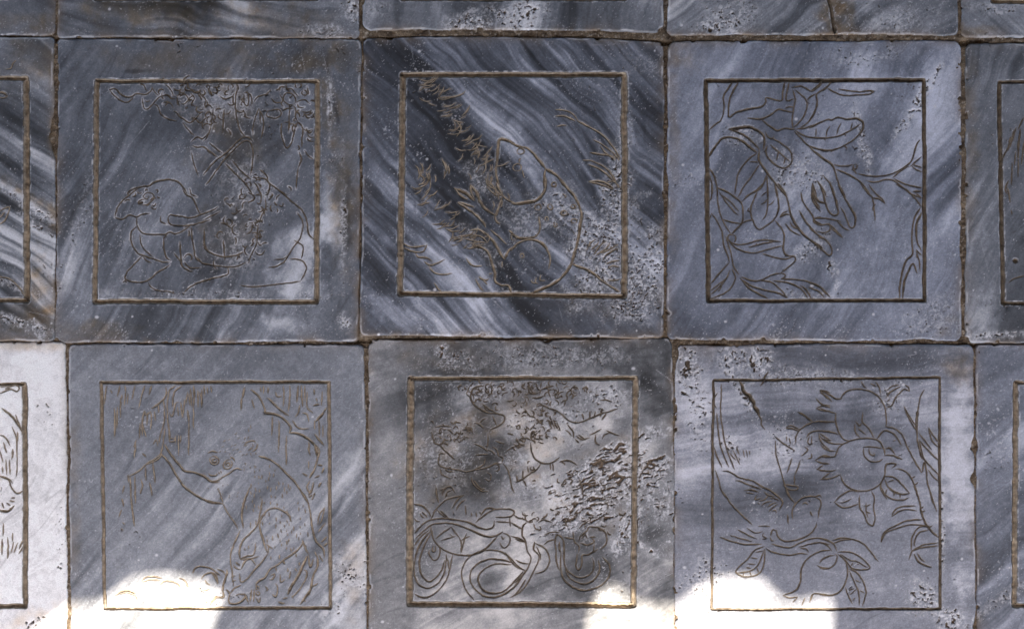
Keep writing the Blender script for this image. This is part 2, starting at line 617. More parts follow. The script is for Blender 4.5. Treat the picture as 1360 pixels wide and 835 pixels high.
DRAW['monkey'] = {
'engraved_willow': """
m 2.0 85 60 75 110 70 182
m 2.4 170 60 155 132
m 2.8 205 60 210 100
m 1.8 210 100 200 192
m 2.6 135 210 138 300 135 402
m 2.4 155 200 150 342
m 2.0 175 140 175 270
m 2.2 270 60 250 150
m 2.0 335 60 315 130 295 212
m 2.6 380 60 365 122
m 1.8 225 110 220 182
m 1.6 110 90 120 110
m 1.8 185 120 180 150
m 2.2 305 310 300 412
m 2.0 315 310 320 390
m 2.2 330 230 320 300 345 402
m 2.0 355 240 350 322
m 1.8 375 230 380 280 375 352
m 2.2 335 225 345 255 370 235
m 2.0 425 185 430 242
m 2.0 280 420 262 472
m 2.4 270 480 265 540
m 2.0 275 440 275 500
m 1.6 400 230 405 290
m 1.8 320 510 345 530
m 1.4 390 450 410 420 425 460
m 2.6 660 60 665 120 660 200
m 2.0 660 200 660 345
m 2.0 640 80 650 200
m 2.2 690 90 690 202
m 2.2 715 80 715 200
m 2.2 730 60 735 122
m 2.0 750 70 755 112
m 2.4 775 60 780 107
m 1.8 620 100 610 182
m 1.8 575 170 585 270
m 1.8 555 200 560 262
m 1.8 600 150 590 270
m 2.2 620 220 630 300
m 1.8 630 300 625 522
m 1.6 540 390 540 442
m 1.6 560 390 560 522
m 1.6 575 390 572 442
m 2.0 500 430 530 430 530 405
m 2.0 500 410 525 410
m 1.6 700 100 720 180
m 1.6 630 110 635 190
m 2.6 240 660 245 800 250 840
m 1.8 270 660 275 838
m 2.4 340 590 345 692
m 2.2 390 570 405 705
m 2.0 370 700 385 788
m 2.0 310 680 320 720 308 770
m 1.8 225 650 230 702
m 1.6 200 720 190 770
p 2.2 242 0 250 100 268 242
p 1.6 270 0 275 92
p 2.4 185 60 195 110
p 2.0 182 130 165 182
p 2.2 188 215 205 230
p 2.2 175 258 195 267
p 2.2 312 0 308 28
p 2.0 378 0 385 40
""",
'engraved_branch': """
m 2.4 540 60 500 90 490 140 485 220 490 300 500 380 500 432
m 2.4 580 60 530 110 520 200
m 2.0 500 240 520 260 540 180 560 170
m 2.2 475 70 480 110 460 150 420 185 378 212
m 2.4 465 220 465 300 440 380 430 442
m 2.4 470 340 460 420 445 500 410 540 360 570 328 592
m 2.2 445 480 440 530 400 560 348 582
m 1.8 350 575 290 630 230 660
m 2.0 460 150 470 220
""",
'engraved_oak_bough': """
n 3.4 265 85 310 120 340 170 360 220 360 240 430 250 490 285 530 335 520 372
n 3.4 520 372 570 375 630 400 680 440 720 490 710 540 690 610 655 672
n 2.2 355 240 400 242
n 2.6 375 138 430 190 480 235 522 260
n 4.4 690 450 700 490 708 530
n 2.0 540 290 570 330 600 345 650 345
n 2.6 560 268 580 240 590 190
n 3.4 752 230 730 260 697 295
n 2.8 690 380 720 420 752 457
n 2.0 770 205 745 240
n 2.0 610 240 640 250 650 300
""",
'engraved_moss': """
n 2.4 525 60 525 130 515 232
n 2.4 580 60 572 172
n 2.2 600 60 610 202
n 2.2 625 60 622 162
n 2.0 740 100 735 192
n 1.8 480 60 485 120 480 202
n 2.4 410 260 405 390
n 2.0 450 290 455 340 448 500
n 2.6 505 390 500 460 502 592
n 1.6 650 430 655 502
n 2.0 350 60 350 112
n 4.0 222 70 212 140
n 2.4 205 140 200 222
n 2.0 690 290 690 352
n 2.0 715 280 722 402
n 1.8 745 320 745 402
n 2.2 680 190 720 182
n 2.0 590 130 612 130
n 2.0 640 100 640 200 680 242
n 2.2 610 640 642 660
n 2.6 655 690 640 730 655 772
n 3.0 690 668 720 655
n 3.6 712 582 742 590
n 2.4 752 600 735 642
n 2.6 680 700 670 750 655 782
n 2.6 732 700 715 732
n 2.6 650 800 672 785
n 2.4 690 770 690 785
n 2.6 668 815 680 802
n 1.6 685 80 690 120
n 1.6 700 140 705 165
n 1.6 330 70 335 100
n 1.6 430 100 440 130 470 130
n 1.8 380 70 380 110
n 1.8 270 150 290 210
n 1.8 645 470 660 520
n 1.8 650 560 650 610
q 2.4 660 0 650 40
q 2.2 690 20 675 60
q 2.2 710 230 720 170 750 120
q 2.4 720 230 735 205 760 110
q 2.6 735 345 770 312
q 2.4 752 372 775 352
q 1.8 715 280 760 220
""",
'engraved_monkey': """
n 2.8 318 525 380 545 440 580 500 640 560 700 600 760 645 838
q 2.8 595 0 640 70 660 150 675 260 700 340 745 390 757 452
q 1.5 80 90 110 150 160 220 182 262
q 1.5 0 82 40 85 80 92
n 1.6 50 740 70 800 82 835
""",
'engraved_monkey/head': """
m 1.8 o 798 555 29
m 1.8 o 798 556 13
n 1.8 o 113 582 29
n 1.6 o 113 582 13
n 2.2 -15 640 0 655 35 655 42 640
n 2.0 50 628 60 645
n 2.0 65 625 72 640
n 2.8 -5 695 40 690 80 665 130 635 170 610 205 617
n 1.6 130 530 150 540 158 560
n 1.6 -20 505 10 495 45 505
n 2.4 220 460 240 435 280 425 300 440
n 2.0 310 445 300 480 275 495
n 1.6 250 490 270 470
""",
'engraved_monkey/arm': """
m 2.8 468 450 520 530 570 590 600 625 660 635 730 660 770 690 810 700 835 695
m 2.8 448 510 510 590 550 660 600 730 640 760 700 800 760 825 838 838
p 2.4 740 75 790 88 838 90
m 1.8 735 650 745 672 760 670
""",
'engraved_monkey/leg': """
q 2.8 252 0 220 80 205 170 215 257
q 2.8 342 60 325 160 310 230 260 290 210 340 190 400 193 458
q 2.8 378 425 350 340 325 250 335 190 370 140 420 120 480 140 520 170 535 212
q 2.2 195 268 150 370 130 440 140 540 150 642
q 2.0 193 458 240 440 285 428 300 350
q 2.2 200 525 230 470 270 460 300 502
q 2.0 365 358 390 375 412 392
q 2.4 378 425 330 490 290 530 240 590 200 610 190 555
q 2.2 322 440 270 455 195 462
q 1.8 150 500 170 520 195 528
q 1.8 165 478 195 502
q 2.4 125 680 118 740 150 757 200 742 232 700 190 690
q 2.2 130 690 160 650 200 632
q 1.8 225 385 228 400
q 1.8 250 370 252 392
q 2.2 165 700 190 690
q 2.0 135 580 160 570
q 2.0 138 610 165 600
n 2.6 260 730 230 800 215 838
""",
'engraved_rock': """
q 2.6 612 330 600 370 550 420 490 460 440 500 390 530 360 580 310 610 300 642
q 2.6 610 335 630 390 650 422
q 4.0 640 440 612 500 580 570 540 630 512 692
q 2.4 620 530 638 545 630 590 590 660 540 712
q 3.0 708 440 710 500 680 570 660 660 620 720 590 762
q 2.2 650 430 660 510 682 458
q 2.2 690 410 712 452
q 2.2 720 430 745 477
q 1.8 430 510 435 540
q 2.2 400 565 425 560 410 590 390 595
q 2.4 460 560 465 610 490 592
q 2.6 430 620 445 650 432 708 410 690
q 1.8 360 640 378 660 365 670
q 2.4 530 540 520 592
q 2.4 450 742 470 752 490 750
q 2.2 480 720 510 715
q 2.2 590 480 590 502
q 2.4 480 470 492 492
q 1.8 675 640 712 620
q 1.8 645 700 662 690
q 1.6 620 730 632 742
q 1.6 o 310 650 11
q 1.6 o 312 685 12
q 1.8 300 715 320 745 330 710
q 2.0 560 520 570 540
q 2.0 510 520 512 545
q 2.0 540 700 545 722
q 2.0 270 660 262 740
q 2.0 290 660 285 740
""",
'engraved_flowers': """
p 2.4 655 552 670 520 700 505 720 512
p 2.0 700 505 760 515 810 545 838 570
p 2.6 710 592 740 560 780 550 810 570 825 622
p 1.7 735 598 750 620 772 632
p 2.8 310 612 340 582 390 575 450 585
p 1.8 320 612 370 598 440 600
p 2.4 430 635 470 605 520 610 560 630 575 667
p 2.4 560 582 600 600 628 652
p 2.4 140 702 180 675 230 670 285 690
p 1.8 170 690 220 680 270 700 285 730
p 1.8 690 652 720 668 765 660
p 2.6 770 762 800 715 838 715
p 2.0 740 740 755 752
q 2.4 0 550 30 580 45 622
q 2.4 40 525 80 540 95 562
q 3.6 105 530 105 560 85 622 78 680
q 2.4 -5 755 40 715 85 712 75 660
q 2.2 105 660 125 690
q 2.2 230 700 250 745
""",
}
DRAW['dragon'] = {
'engraved_dragon_head': """
r 2.0 570 85 520 90 485 115 475 160 490 200 540 240 600 265 660 270 700 290 690 330 640 360 600 382
r 1.8 550 205 600 240 640 260
r 1.8 500 330 535 340 565 367
r 1.5 535 335 555 310 582 298
r 1.8 620 285 640 330 650 352
r 2.0 360 345 375 325 410 332
r 1.9 215 390 235 460 270 480 310 520 370 572
r 1.9 270 540 260 590 280 620 330 635 400 645 440 655 500 645 590 625 640 600 680 602
r 1.6 258 545 280 530 305 540
r 1.7 270 630 285 670 340 702
r 1.6 300 630 320 650 360 655
r 1.7 570 570 560 610 500 640
r 2.2 500 470 550 490 590 522
r 1.8 590 400 590 460 580 512
r 1.6 510 545 550 540 590 540
r 2.0 620 490 650 510 660 550 690 560 680 602
r 1.6 590 510 620 520 640 545
r 1.8 600 620 635 605 662 615 660 645 635 648
r 2.0 585 660 612 680 600 717 570 702
r 1.8 480 690 490 730 540 780 590 785
r 1.6 495 710 540 765 570 770
r 1.6 240 360 300 350 350 360
r 1.8 365 430 380 440 400 410
r 1.6 420 380 470 370 490 400
""",
'engraved_mane': """
r 1.8 690 600 720 640 740 700 750 760 765 795
r 1.8 775 725 835 700
r 1.8 780 680 788 722
r 1.8 820 650 825 702
r 1.6 780 430 800 470 835 482
r 1.6 750 490 775 517
r 1.6 760 470 800 502
r 1.5 640 450 700 470
r 1.6 710 520 760 490 835 470
r 1.6 720 400 760 410
r 1.6 795 440 835 460
s 1.8 0 440 25 470 55 485
s 1.6 0 480 40 490
""",
'engraved_dragon_body': """
s 2.0 100 460 105 520 130 570 180 600 240 595 292 558
s 1.9 290 590 350 580 410 612
s 2.2 0 725 50 700 90 670 140 640 165 600
s 1.7 50 650 45 700
s 1.7 80 620 85 660
s 1.8 115 620 132 652
s 1.8 245 600 250 652
s 1.8 230 600 230 642
s 1.7 50 710 70 752
s 2.4 215 235 270 250 310 280 350 315 400 330 450 320 520 290 570 270 620 255 682 235
s 2.2 440 270 452 312
s 2.4 492 255 490 310
s 2.4 530 255 515 302
s 2.2 575 235 560 292
s 2.2 600 270 570 312
s 2.6 345 345 380 390 385 432
s 2.6 328 380 350 390 372 422
s 2.2 215 310 240 372
s 2.2 235 310 260 372
s 2.2 255 320 280 372
s 2.2 275 330 295 382
s 2.4 395 440 420 462
s 1.9 415 410 460 440
s 1.8 490 412 540 390 570 370
s 1.9 530 410 530 460 560 477
s 2.2 600 380 640 400 690 417
s 1.7 575 440 590 410 625 400
s 1.7 400 415 440 440 490 430
s 1.7 300 750 335 700
s 1.8 340 700 375 710 360 740
s 1.7 420 700 440 760 450 830
""",
'engraved_cloud': """
s 2.0 80 95 90 130 130 140 160 122
s 2.4 170 110 210 95 252 88
s 2.0 108 165 150 165 192 150
s 1.8 215 120 232 162
s 1.8 60 70 40 90 70 110
s 1.8 170 60 165 100
s 1.8 300 200 330 180 320 220
s 1.8 560 180 600 180 640 190
s 1.8 140 220 180 215 230 240
s 1.8 60 240 80 270 100 290
u 1.8 170 220 200 200 210 180
u 1.8 150 240 185 225 240 240
u 1.8 60 180 70 230 110 240
""",
'engraved_coil': """
t 2.2 245 0 250 60 265 112
t 2.4 212 222 240 160 300 100 360 75 425 65
t 2.0 285 65 300 20 340 5 375 45
t 1.9 305 80 320 40 352 28
t 2.0 350 150 390 90 430 60
t 1.8 380 160 400 120 440 90
t 2.0 100 120 150 130 190 165 215 208
t 1.9 140 180 150 200 170 212
t 1.9 150 170 175 190 187 212
t 2.6 105 310 150 260 210 225 290 215 380 225 460 240 520 270 570 285 620 275 635 230
t 2.4 640 205 700 207 745 200 765 175 740 155 640 155 570 190 508 242
t 1.9 540 200 580 150 650 152
t 2.6 108 348 170 290 220 255 300 245 380 255 450 280 530 315 590 335 640 330 692 302
t 2.0 248 150 275 180 312 212
t 2.0 272 160 330 215
t 2.6 210 270 225 340 260 395 320 435 390 455 460 460 530 440 590 400 652 335
t 2.0 240 350 290 310 342 275
t 1.8 280 360 330 345 382 330
t 2.0 450 310 430 370 415 442
t 1.8 400 340 415 380 410 440
t 1.7 345 270 375 310 400 342
t 1.7 410 360 470 330
t 1.9 100 215 118 232 142 237
t 1.7 440 130 445 190
t 1.7 480 175 482 200
t 1.7 510 175 515 205
t 1.7 535 170 545 190
""",
'engraved_drop_coil': """
t 2.2 205 300 150 370 120 430 100 520 105 600 135 655 190 677 250 650 290 600 310 520 315 448
t 2.2 215 310 180 370 150 440 135 500 145 580 190 630 235 615 280 560 305 488
t 2.2 102 715 140 735 190 737 250 700 310 630 335 560 355 455
t 1.9 205 420 200 450 230 490 265 470 270 410 245 380
t 1.7 225 395 222 430 240 432 242 392
t 1.8 100 400 140 340 200 290
t 1.8 310 460 325 500 335 560
""",
'engraved_ring_coil': """
t 2.4 500 757 440 680 415 590 430 520 480 460 550 430 620 425 690 440 740 480 800 540 838 562
t 2.6 770 515 690 490 600 485 530 510 480 560 475 630 510 690 570 730 640 737 720 705 790 640 838 560
t 2.4 745 522 650 515 580 540 530 590 530 640 560 690 620 710 690 700 750 650 825 568
t 2.0 705 440 760 520 805 552
t 2.2 740 330 800 350 838 372
t 1.9 740 240 790 270 825 290
t 1.9 735 210 738 272
t 1.8 762 190 790 210 835 220
t 1.8 645 237 700 240 740 242
t 2.0 690 310 730 330 735 370 710 405 690 405 668 372
t 1.7 682 330 690 352 700 340
u 2.6 70 240 45 270 45 330 65 370 75 430 100 470 90 520 50 590 -5 642
u 2.2 -5 350 45 368 70 372
u 2.6 125 370 120 420 155 460 150 500 120 560 90 620 50 680 -5 727
u 2.4 130 380 190 410 220 460 222 510 190 560 125 582
u 2.0 0 490 40 510 92 517
u 1.8 135 400 160 450 165 490
u 2.0 185 392 215 365 267 355
u 1.8 188 322 250 305 292 310
u 1.8 90 245 120 215 142 222
u 1.8 120 250 132 282 160 290
t 2.0 838 620 790 700 740 742
""",
'engraved_scroll_coil': """
u 2.2 270 440 260 370 275 325 305 340 320 390 320 480 330 540 380 590 440 607 500 580 520 530 510 478
u 2.2 290 560 270 500 268 430
u 2.2 290 370 290 420 300 440
u 2.4 325 520 350 600 400 635 460 650 520 620 555 560 550 488
u 2.6 300 440 300 550 320 620 380 670 450 692 520 680 590 640 625 580 620 520 575 470
u 2.4 410 450 400 530 420 555 440 510 440 460 480 455 545 420
u 2.0 320 340 380 350 390 370 420 400 417 442
u 1.9 330 210 335 260 350 270
u 1.8 380 300 385 352
u 2.0 420 365 430 330 470 300 490 270 560 280 600 320 600 380 560 422
u 1.9 430 380 480 390 520 370 500 340
u 1.8 490 340 530 337
u 1.9 480 455 515 430 522 378
u 1.8 440 350 460 320 475 350
u 1.9 550 290 580 295 590 285
u 1.9 420 280 450 250 490 230
""",
}
DRAW['pomegranate'] = {
'engraved_reed': """
v 2.4 115 75 115 150 110 250 120 350 135 440 160 530 205 642
v 2.0 85 265 95 380 110 480 140 570 165 627
v 2.2 68 495 90 560 120 627
v 2.0 65 172 78 150 92 133
v 1.8 62 200 85 237
v 1.6 215 490 235 542
v 1.5 260 510 270 562
v 1.6 190 510 215 560 242 612
v 1.5 170 530 215 582
v 1.4 280 510 290 562
v 1.4 230 560 240 580
v 1.4 300 515 305 545
""",
'engraved_bird': """
x 2.4 480 290 490 330 520 360 580 365 650 345 700 320 740 275 750 238
x 2.0 440 332 455 290 480 295
x 1.9 440 340 450 362 467 360
x 2.2 555 190 558 250
x 2.2 540 0 560 60 602 112
""",
'engraved_bird/wing': """
v 2.6 125 650 170 655 240 695 320 715 390 755 450 785 512 838
v 2.4 208 715 240 718 280 735 365 767
v 2.0 75 645 100 720 115 780 152 832
x 2.4 365 0 430 25 480 60 522 105 500 162
x 2.4 108 18 150 75 190 130 250 190 322 258
x 1.5 270 30 320 25 360 40
x 1.5 310 10 340 5 380 22
v 1.4 265 780 310 778 365 790
v 1.4 280 795 330 800
x 1.6 350 60 340 90 380 80
x 1.6 360 100 400 90 430 60
x 1.6 380 130 410 110 450 100
x 1.6 420 140 450 120 480 110
x 1.8 430 170 460 140 490 120
x 1.6 400 40 430 60 470 70
x 1.6 450 165 475 160 480 180
x 1.5 355 110 370 120
x 1.6 440 80 480 85 500 100
""",
'engraved_bird/tail': """
x 2.2 105 338 180 365 260 385 330 387 382 385
x 1.8 190 330 230 345 270 355 320 367
x 1.8 240 295 300 330 352 350
x 1.8 285 280 340 310 392 303
x 1.7 360 265 400 265 442 270
x 1.7 225 290 245 300 260 310
x 1.7 400 310 390 330 415 345 385 352
x 1.6 175 325 190 335
""",
'engraved_bird/head': """
x 2.4 590 222 585 170 605 125 650 80 700 68 740 70 770 60 782 77
x 1.9 738 72 770 88 778 120 765 160 760 212
x 2.0 652 122 668 112 682 115 690 127
x 3.0 704 168 720 195
""",
'engraved_branch': """
x 2.4 448 383 510 400 570 407 640 375 700 350 770 345 838 370
x 2.0 630 405 700 385 770 375 838 387
x 2.4 410 412 460 440 560 457 640 445 692 455
x 2.0 640 412 680 415 692 442
y 2.4 -5 345 50 360 90 390 105 432
y 2.0 -5 375 40 390 75 432
v 2.0 468 418 510 455 560 490 602 515
v 2.4 720 325 780 320 838 325
v 2.6 725 325 670 350 620 400 605 472
v 2.2 680 432 700 400 750 385 838 385
v 2.0 545 362 580 350 640 377
v 2.0 545 366 590 370 632 387
v 2.0 620 258 670 285 722 322
v 1.9 620 260 660 275 715 325
v 2.2 585 562 570 610 550 667
v 2.4 640 578 620 640 600 682
v 2.0 600 682 602 742
v 1.7 528 742 560 770 610 777 622 755 570 745 530 740
v 1.8 475 450 480 550 510 650 540 750 570 820 585 838
v 1.9 690 570 715 560 715 535
v 1.8 700 412 690 460 710 472 718 412
v 1.6 548 420 550 450
v 1.6 565 430 575 470
v 2.0 670 490 690 510 650 550
w 2.4 430 355 490 370 540 410 570 480 610 560 670 662
w 2.6 670 662 690 592 700 650 710 740 742 838
w 2.4 370 440 415 385 460 390 500 420 537 482
w 2.6 425 545 460 545 490 550 542 575
w 2.2 445 488 470 510 492 542
w 2.0 430 500 470 495
w 1.8 480 450 495 445
""",
'engraved_leaf': """
x 2.4 400 400 330 430 290 485 240 530 210 570 260 600 330 597 375 570 400 510 405 418
x 1.9 220 577 300 565 350 535 380 480 402 418
x 1.6 340 437 392 430
x 1.6 310 475 355 480
x 1.6 290 515 342 520
x 1.8 280 540 312 546
x 1.6 265 575 260 595
x 1.6 305 565 315 595
x 1.6 350 540 365 575
y 2.4 90 105 140 60 200 30 252 42
y 2.4 88 105 140 140 200 135 252 115
y 1.6 130 110 160 105 205 82
y 2.4 257 58 260 140 290 190 310 240 345 262 360 210 350 140 355 80 335 32
y 1.6 300 110 300 160 315 210
y 1.6 285 130 310 130 330 120
y 1.6 300 170 330 180
w 2.4 425 685 480 690 530 730 590 797
w 2.2 400 722 400 770 440 838
w 1.9 422 700 450 760 510 800 585 800
w 1.6 435 780 430 800
w 1.6 445 720 485 710
y 2.2 395 -5 430 60 480 85 540 92 587 75
y 2.0 440 0 490 35 550 55 590 45
y 1.6 430 52 440 20
y 1.6 485 65 490 32
y 1.6 525 75 528 48
y 2.4 75 360 130 345 200 350 270 375 320 420 382 502
y 2.0 80 380 150 355 205 353
w 2.4 280 258 275 320 320 370 355 432
w 2.2 225 340 230 390 262 432
w 1.6 240 330 255 350 275 330
w 1.7 245 365 300 410
w 1.6 230 320 250 345 268 355
v 2.0 760 398 780 460 835 512
v 1.8 770 402 830 440
v 1.7 790 440 835 455
w 2.0 -5 385 60 390 125 407
w 2.0 -5 420 40 455 80 468 150 470
w 1.9 -5 470 40 510 100 520
w 1.8 20 440 70 445
""",
'engraved_blossom': """
w 1.9 265 55 290 90 305 102
w 2.0 365 58 390 100 397 142
w 2.4 432 232 470 215 500 160 550 110 588 122
w 2.0 430 165 470 120 530 92
w 2.0 588 122 580 95 560 80
w 1.6 440 120 470 90 520 80
w 1.6 330 70 370 90
w 1.6 440 190 460 170
""",
'engraved_bamboo': """
w 2.6 688 108 660 160 645 250 640 330 640 430 660 530 672 570
w 2.0 640 260 632 330 636 400
w 2.4 550 218 590 310 642 392
w 2.0 558 235 590 290 632 352
w 2.4 650 400 700 460 737 512
w 2.6 658 450 710 510 787 587
w 2.6 655 440 680 560 730 620 787 682
w 2.6 715 362 750 420 787 462
w 2.0 715 370 740 450 782 492
w 2.4 710 638 750 690 787 722
w 2.4 500 635 550 645 590 680 620 740 652 838
w 2.0 603 697 625 685
w 2.0 622 742 647 725
w 4.4 640 255 641 290
y 3.0 620 -5 655 100 670 180 710 270 777 337
y 2.4 715 -5 740 80 770 172
y 1.9 728 65 745 115
y 2.2 670 172 692 160
y 2.2 662 152 682 135
y 2.4 712 280 742 260
y 2.6 470 202 490 160 540 135 630 132
y 2.0 470 202 520 165 580 155 638 165
y 2.6 400 372 420 310 490 265 570 230 682 220
y 2.0 400 372 430 310 520 275 600 255 692 260
y 3.4 720 265 660 270 620 310 600 370 605 432
y 2.4 715 290 650 310 620 370 627 402
y 2.4 582 492 610 430 680 390 778 375
y 2.0 600 430 680 405 778 395
y 3.4 618 448 650 500 690 522 735 537
y 2.0 640 445 665 480 692 502
""",
'engraved_big_pomegranate': """
w 2.6 130 172 160 130 210 110 280 110 340 125 390 165 425 230 435 300 432 357
w 2.4 100 265 100 330 120 390 150 435 190 452
w 2.2 -5 115 60 145 100 170 142 170
w 2.0 -5 130 40 155 77 192
w 2.0 -5 205 25 218 62 225
w 2.4 -5 235 50 255 102 267
w 2.4 -5 322 50 325 102 323
v 2.2 768 115 800 150 832 178
v 2.2 770 115 800 122 838 132
v 2.0 740 168 780 205 838 232
v 2.0 745 235 790 215 838 215
v 2.0 745 237 790 250 838 252
""",
'engraved_round_pomegranate': """
w 2.6 -5 555 50 555 95 550 115 500 150 470 210 445 280 433 340 435 390 455 420 510 425 552
w 2.6 130 680 160 740 220 775 290 782 350 765 400 725 425 670 430 615 460 600 500 605 470 632
w 2.2 -5 650 60 650 102 645
w 2.2 -5 705 60 700 130 672
w 2.0 -5 600 50 600
w 1.9 285 488 285 540 320 580 370 590 412 570
w 1.9 285 490 340 490 412 500
w 2.0 320 500 325 535 355 547 350 528
v 2.4 738 577 790 550 838 552
v 2.0 740 580 790 600 838 602
v 2.0 750 642 790 610
v 2.0 748 640 838 655
v 2.2 778 706 838 660
v 2.0 778 706 838 700
""",
'engraved_low_pomegranate': """
x 2.6 838 425 780 430 720 455 670 500 645 560 640 630 620 680 580 705 523 725
x 2.4 523 725 570 742 622 735
x 1.8 622 735 590 772
x 1.8 670 740 650 790
x 1.8 722 725 700 772
x 2.4 705 752 725 715 770 715 838 725
y 2.6 -5 720 60 725 110 710 150 670 175 600 175 530 150 480 112 450
""",
'engraved_low_pomegranate/leaf': """
x 2.0 765 512 790 480 838 463
x 2.0 748 525 790 540 838 545
y 2.0 -5 545 50 545 90 520 110 470 95 450
y 1.8 -5 495 50 465 92 460
y 2.4 110 437 170 435 230 450 280 485 327 540 270 555 210 545 170 500 128 458
y 1.7 130 450 190 490 240 500 312 540
y 2.4 190 550 240 575 280 630 300 700 290 750 275 797
y 2.2 190 560 220 630 250 700 257 792
y 1.9 163 668 180 720 212 782
y 1.6 230 622 262 640
y 1.6 258 690 292 710
y 1.6 185 692 222 680
y 1.6 190 722 242 680
y 1.6 210 762 230 740
y 1.6 200 530 215 505
y 1.6 240 515 255 520
""",
}
DRAW['striped'] = {
'engraved_leaf': """
1 2.8 -5 345 20 350 42 365
1 2.4 42 367 20 378 -5 375
1 1.6 30 220 60 215 70 190 90 168
2 2.6 -5 150 20 135 46 130 35 170 20 195 -5 212
2 1.7 -5 187 12 165 25 150
2 2.0 -5 460 50 475 90 510 122 555
""",
}
DRAW['white'] = {
'engraved_cloud': """
3 2.2 -5 278 60 275 95 268 112 285 100 305 70 293 40 300 -5 318
3 2.2 30 290 60 285
4 3.2 -5 8 25 15 48 30 65 75 95 100 127 85
4 3.2 -5 190 20 196 45 195 78 168
""",
'engraved_leaf': """
3 3.4 10 402 60 440 100 490 120 520 132 555
3 2.2 92 440 105 480 120 512
3 2.4 70 510 95 570 100 650 100 740 95 802
3 2.0 102 540 105 592
3 2.4 -5 558 30 570 62 622
3 3.0 -5 795 50 815 75 838
""",
'engraved_grass': """
3 2.0 20 600 40 662
3 2.0 0 650 20 722
3 2.2 75 640 75 680 68 702
3 1.8 35 700 40 790
3 1.8 55 700 60 790
3 1.8 15 740 18 782
4 2.0 10 150 22 182
4 2.0 35 150 55 165
4 1.9 52 140 80 145
4 1.9 60 125 82 125
4 2.4 18 258 18 332
4 2.6 12 345 12 432
4 2.6 42 335 45 390 42 452
4 2.8 70 312 68 360
4 2.4 75 360 60 425
4 2.2 97 365 78 420
4 2.4 127 345 103 402
4 2.2 125 390 102 427
""",
}
DRAW['pine'] = {
'engraved_needles': """
5 2.4 380 440 365 470 350 502
5 2.4 340 490 320 562
5 2.2 330 500 310 592
5 2.2 310 540 298 612
5 2.4 305 580 285 620 270 652
5 2.4 360 500 350 622
5 2.4 380 560 365 682
5 2.0 350 560 350 652
5 2.4 340 610 330 682
5 3.0 320 670 315 782
5 2.6 350 640 350 742
5 2.4 300 760 285 800 295 830
6 2.4 292 -5 303 30 310 72
6 1.8 315 110 317 132
6 2.0 300 477 330 455 385 440
6 3.4 o 335 368 7
""",
}

# ---------------------------------------------------------------- strokes
rng = np.random.default_rng(11)

def parse(text):
    out = []
    for ln in text.strip().splitlines():
        t = ln.split()
        ox, oy, sc = SHEET[t[0]]
        w = float(t[1]); w = w * (0.84 if w < 2.3 else 0.76 if w < 3 else 0.82)
        if t[2] == 'o':
            x, y, r = map(float, t[3:6])
            a = np.linspace(0, 2 * math.pi * 0.985, 22) + rng.uniform(0, 6.28)
            k = 1 + 0.10 * np.sin(2 * a + rng.uniform(0, 6.28))
            p = np.stack([x + r * k * np.cos(a), y + r * k * np.sin(a)], 1)
        else:
            p = np.array(list(map(float, t[2:])), float).reshape(-1, 2)
        out.append((w, p / sc + np.array([ox, oy])))
    return out

def smooth(p, step=1.0):
    """Catmull-Rom through the points, resampled evenly"""
    if len(p) == 2:
        n = max(2, int(np.hypot(*(p[1] - p[0])) / step) + 1)
        return p[0] + (p[1] - p[0]) * np.linspace(0, 1, n)[:, None]
    q = np.vstack([2 * p[0] - p[1], p, 2 * p[-1] - p[-2]])
    t = np.linspace(0, 1, 16, endpoint=False)[:, None]
    seg = []
    for i in range(len(p) - 1):
        a, b, c, d = q[i], q[i + 1], q[i + 2], q[i + 3]
        seg.append(0.5 * (2 * b + (c - a) * t + (2 * a - 5 * b + 4 * c - d) * t * t + (3 * b - a - 3 * c + d) * t ** 3))
    s = np.vstack(seg + [p[-1:]])
    L = np.concatenate([[0], np.cumsum(np.hypot(*np.diff(s, axis=0).T))])
    n = max(3, int(L[-1] / step) + 1)
    u = np.linspace(0, L[-1], n)
    return np.stack([np.interp(u, L, s[:, 0]), np.interp(u, L, s[:, 1])], 1)

def prepare(w, p, rough=0.35, taper=True):
    """-> resampled hand-cut line: points and widths"""
    s = smooth(p)
    n = len(s)
    sd = int(rng.integers(1, 9999))
    u = np.arange(n)
    tan = np.gradient(s, axis=0)
    tan /= np.maximum(np.hypot(tan[:, 0], tan[:, 1]), 1e-6)[:, None]
    nor = np.stack([-tan[:, 1], tan[:, 0]], 1)
    s = s + nor * (rough * vnoise(u / 4.0, u * 0 + 3.3, sd))[:, None]
    ww = w * (1 + 0.16 * vnoise(u / 5.0, u * 0 + 0.7, sd + 1) + 0.10 * vnoise(u / 2.0, u * 0 + 5.7, sd + 2))
    ww = ww * (0.82 + 0.30 * vnoise(u / 24.0, u * 0 + 1.9, sd + 3))
    if taper:
        ww = np.maximum(ww, min(w, 1.35))
        e = np.minimum(u, n - 1 - u) / min(6.0, max(1.5, n / 4))
        ww = ww * (0.35 + 0.65 * np.clip(e, 0, 1))
    return s, ww

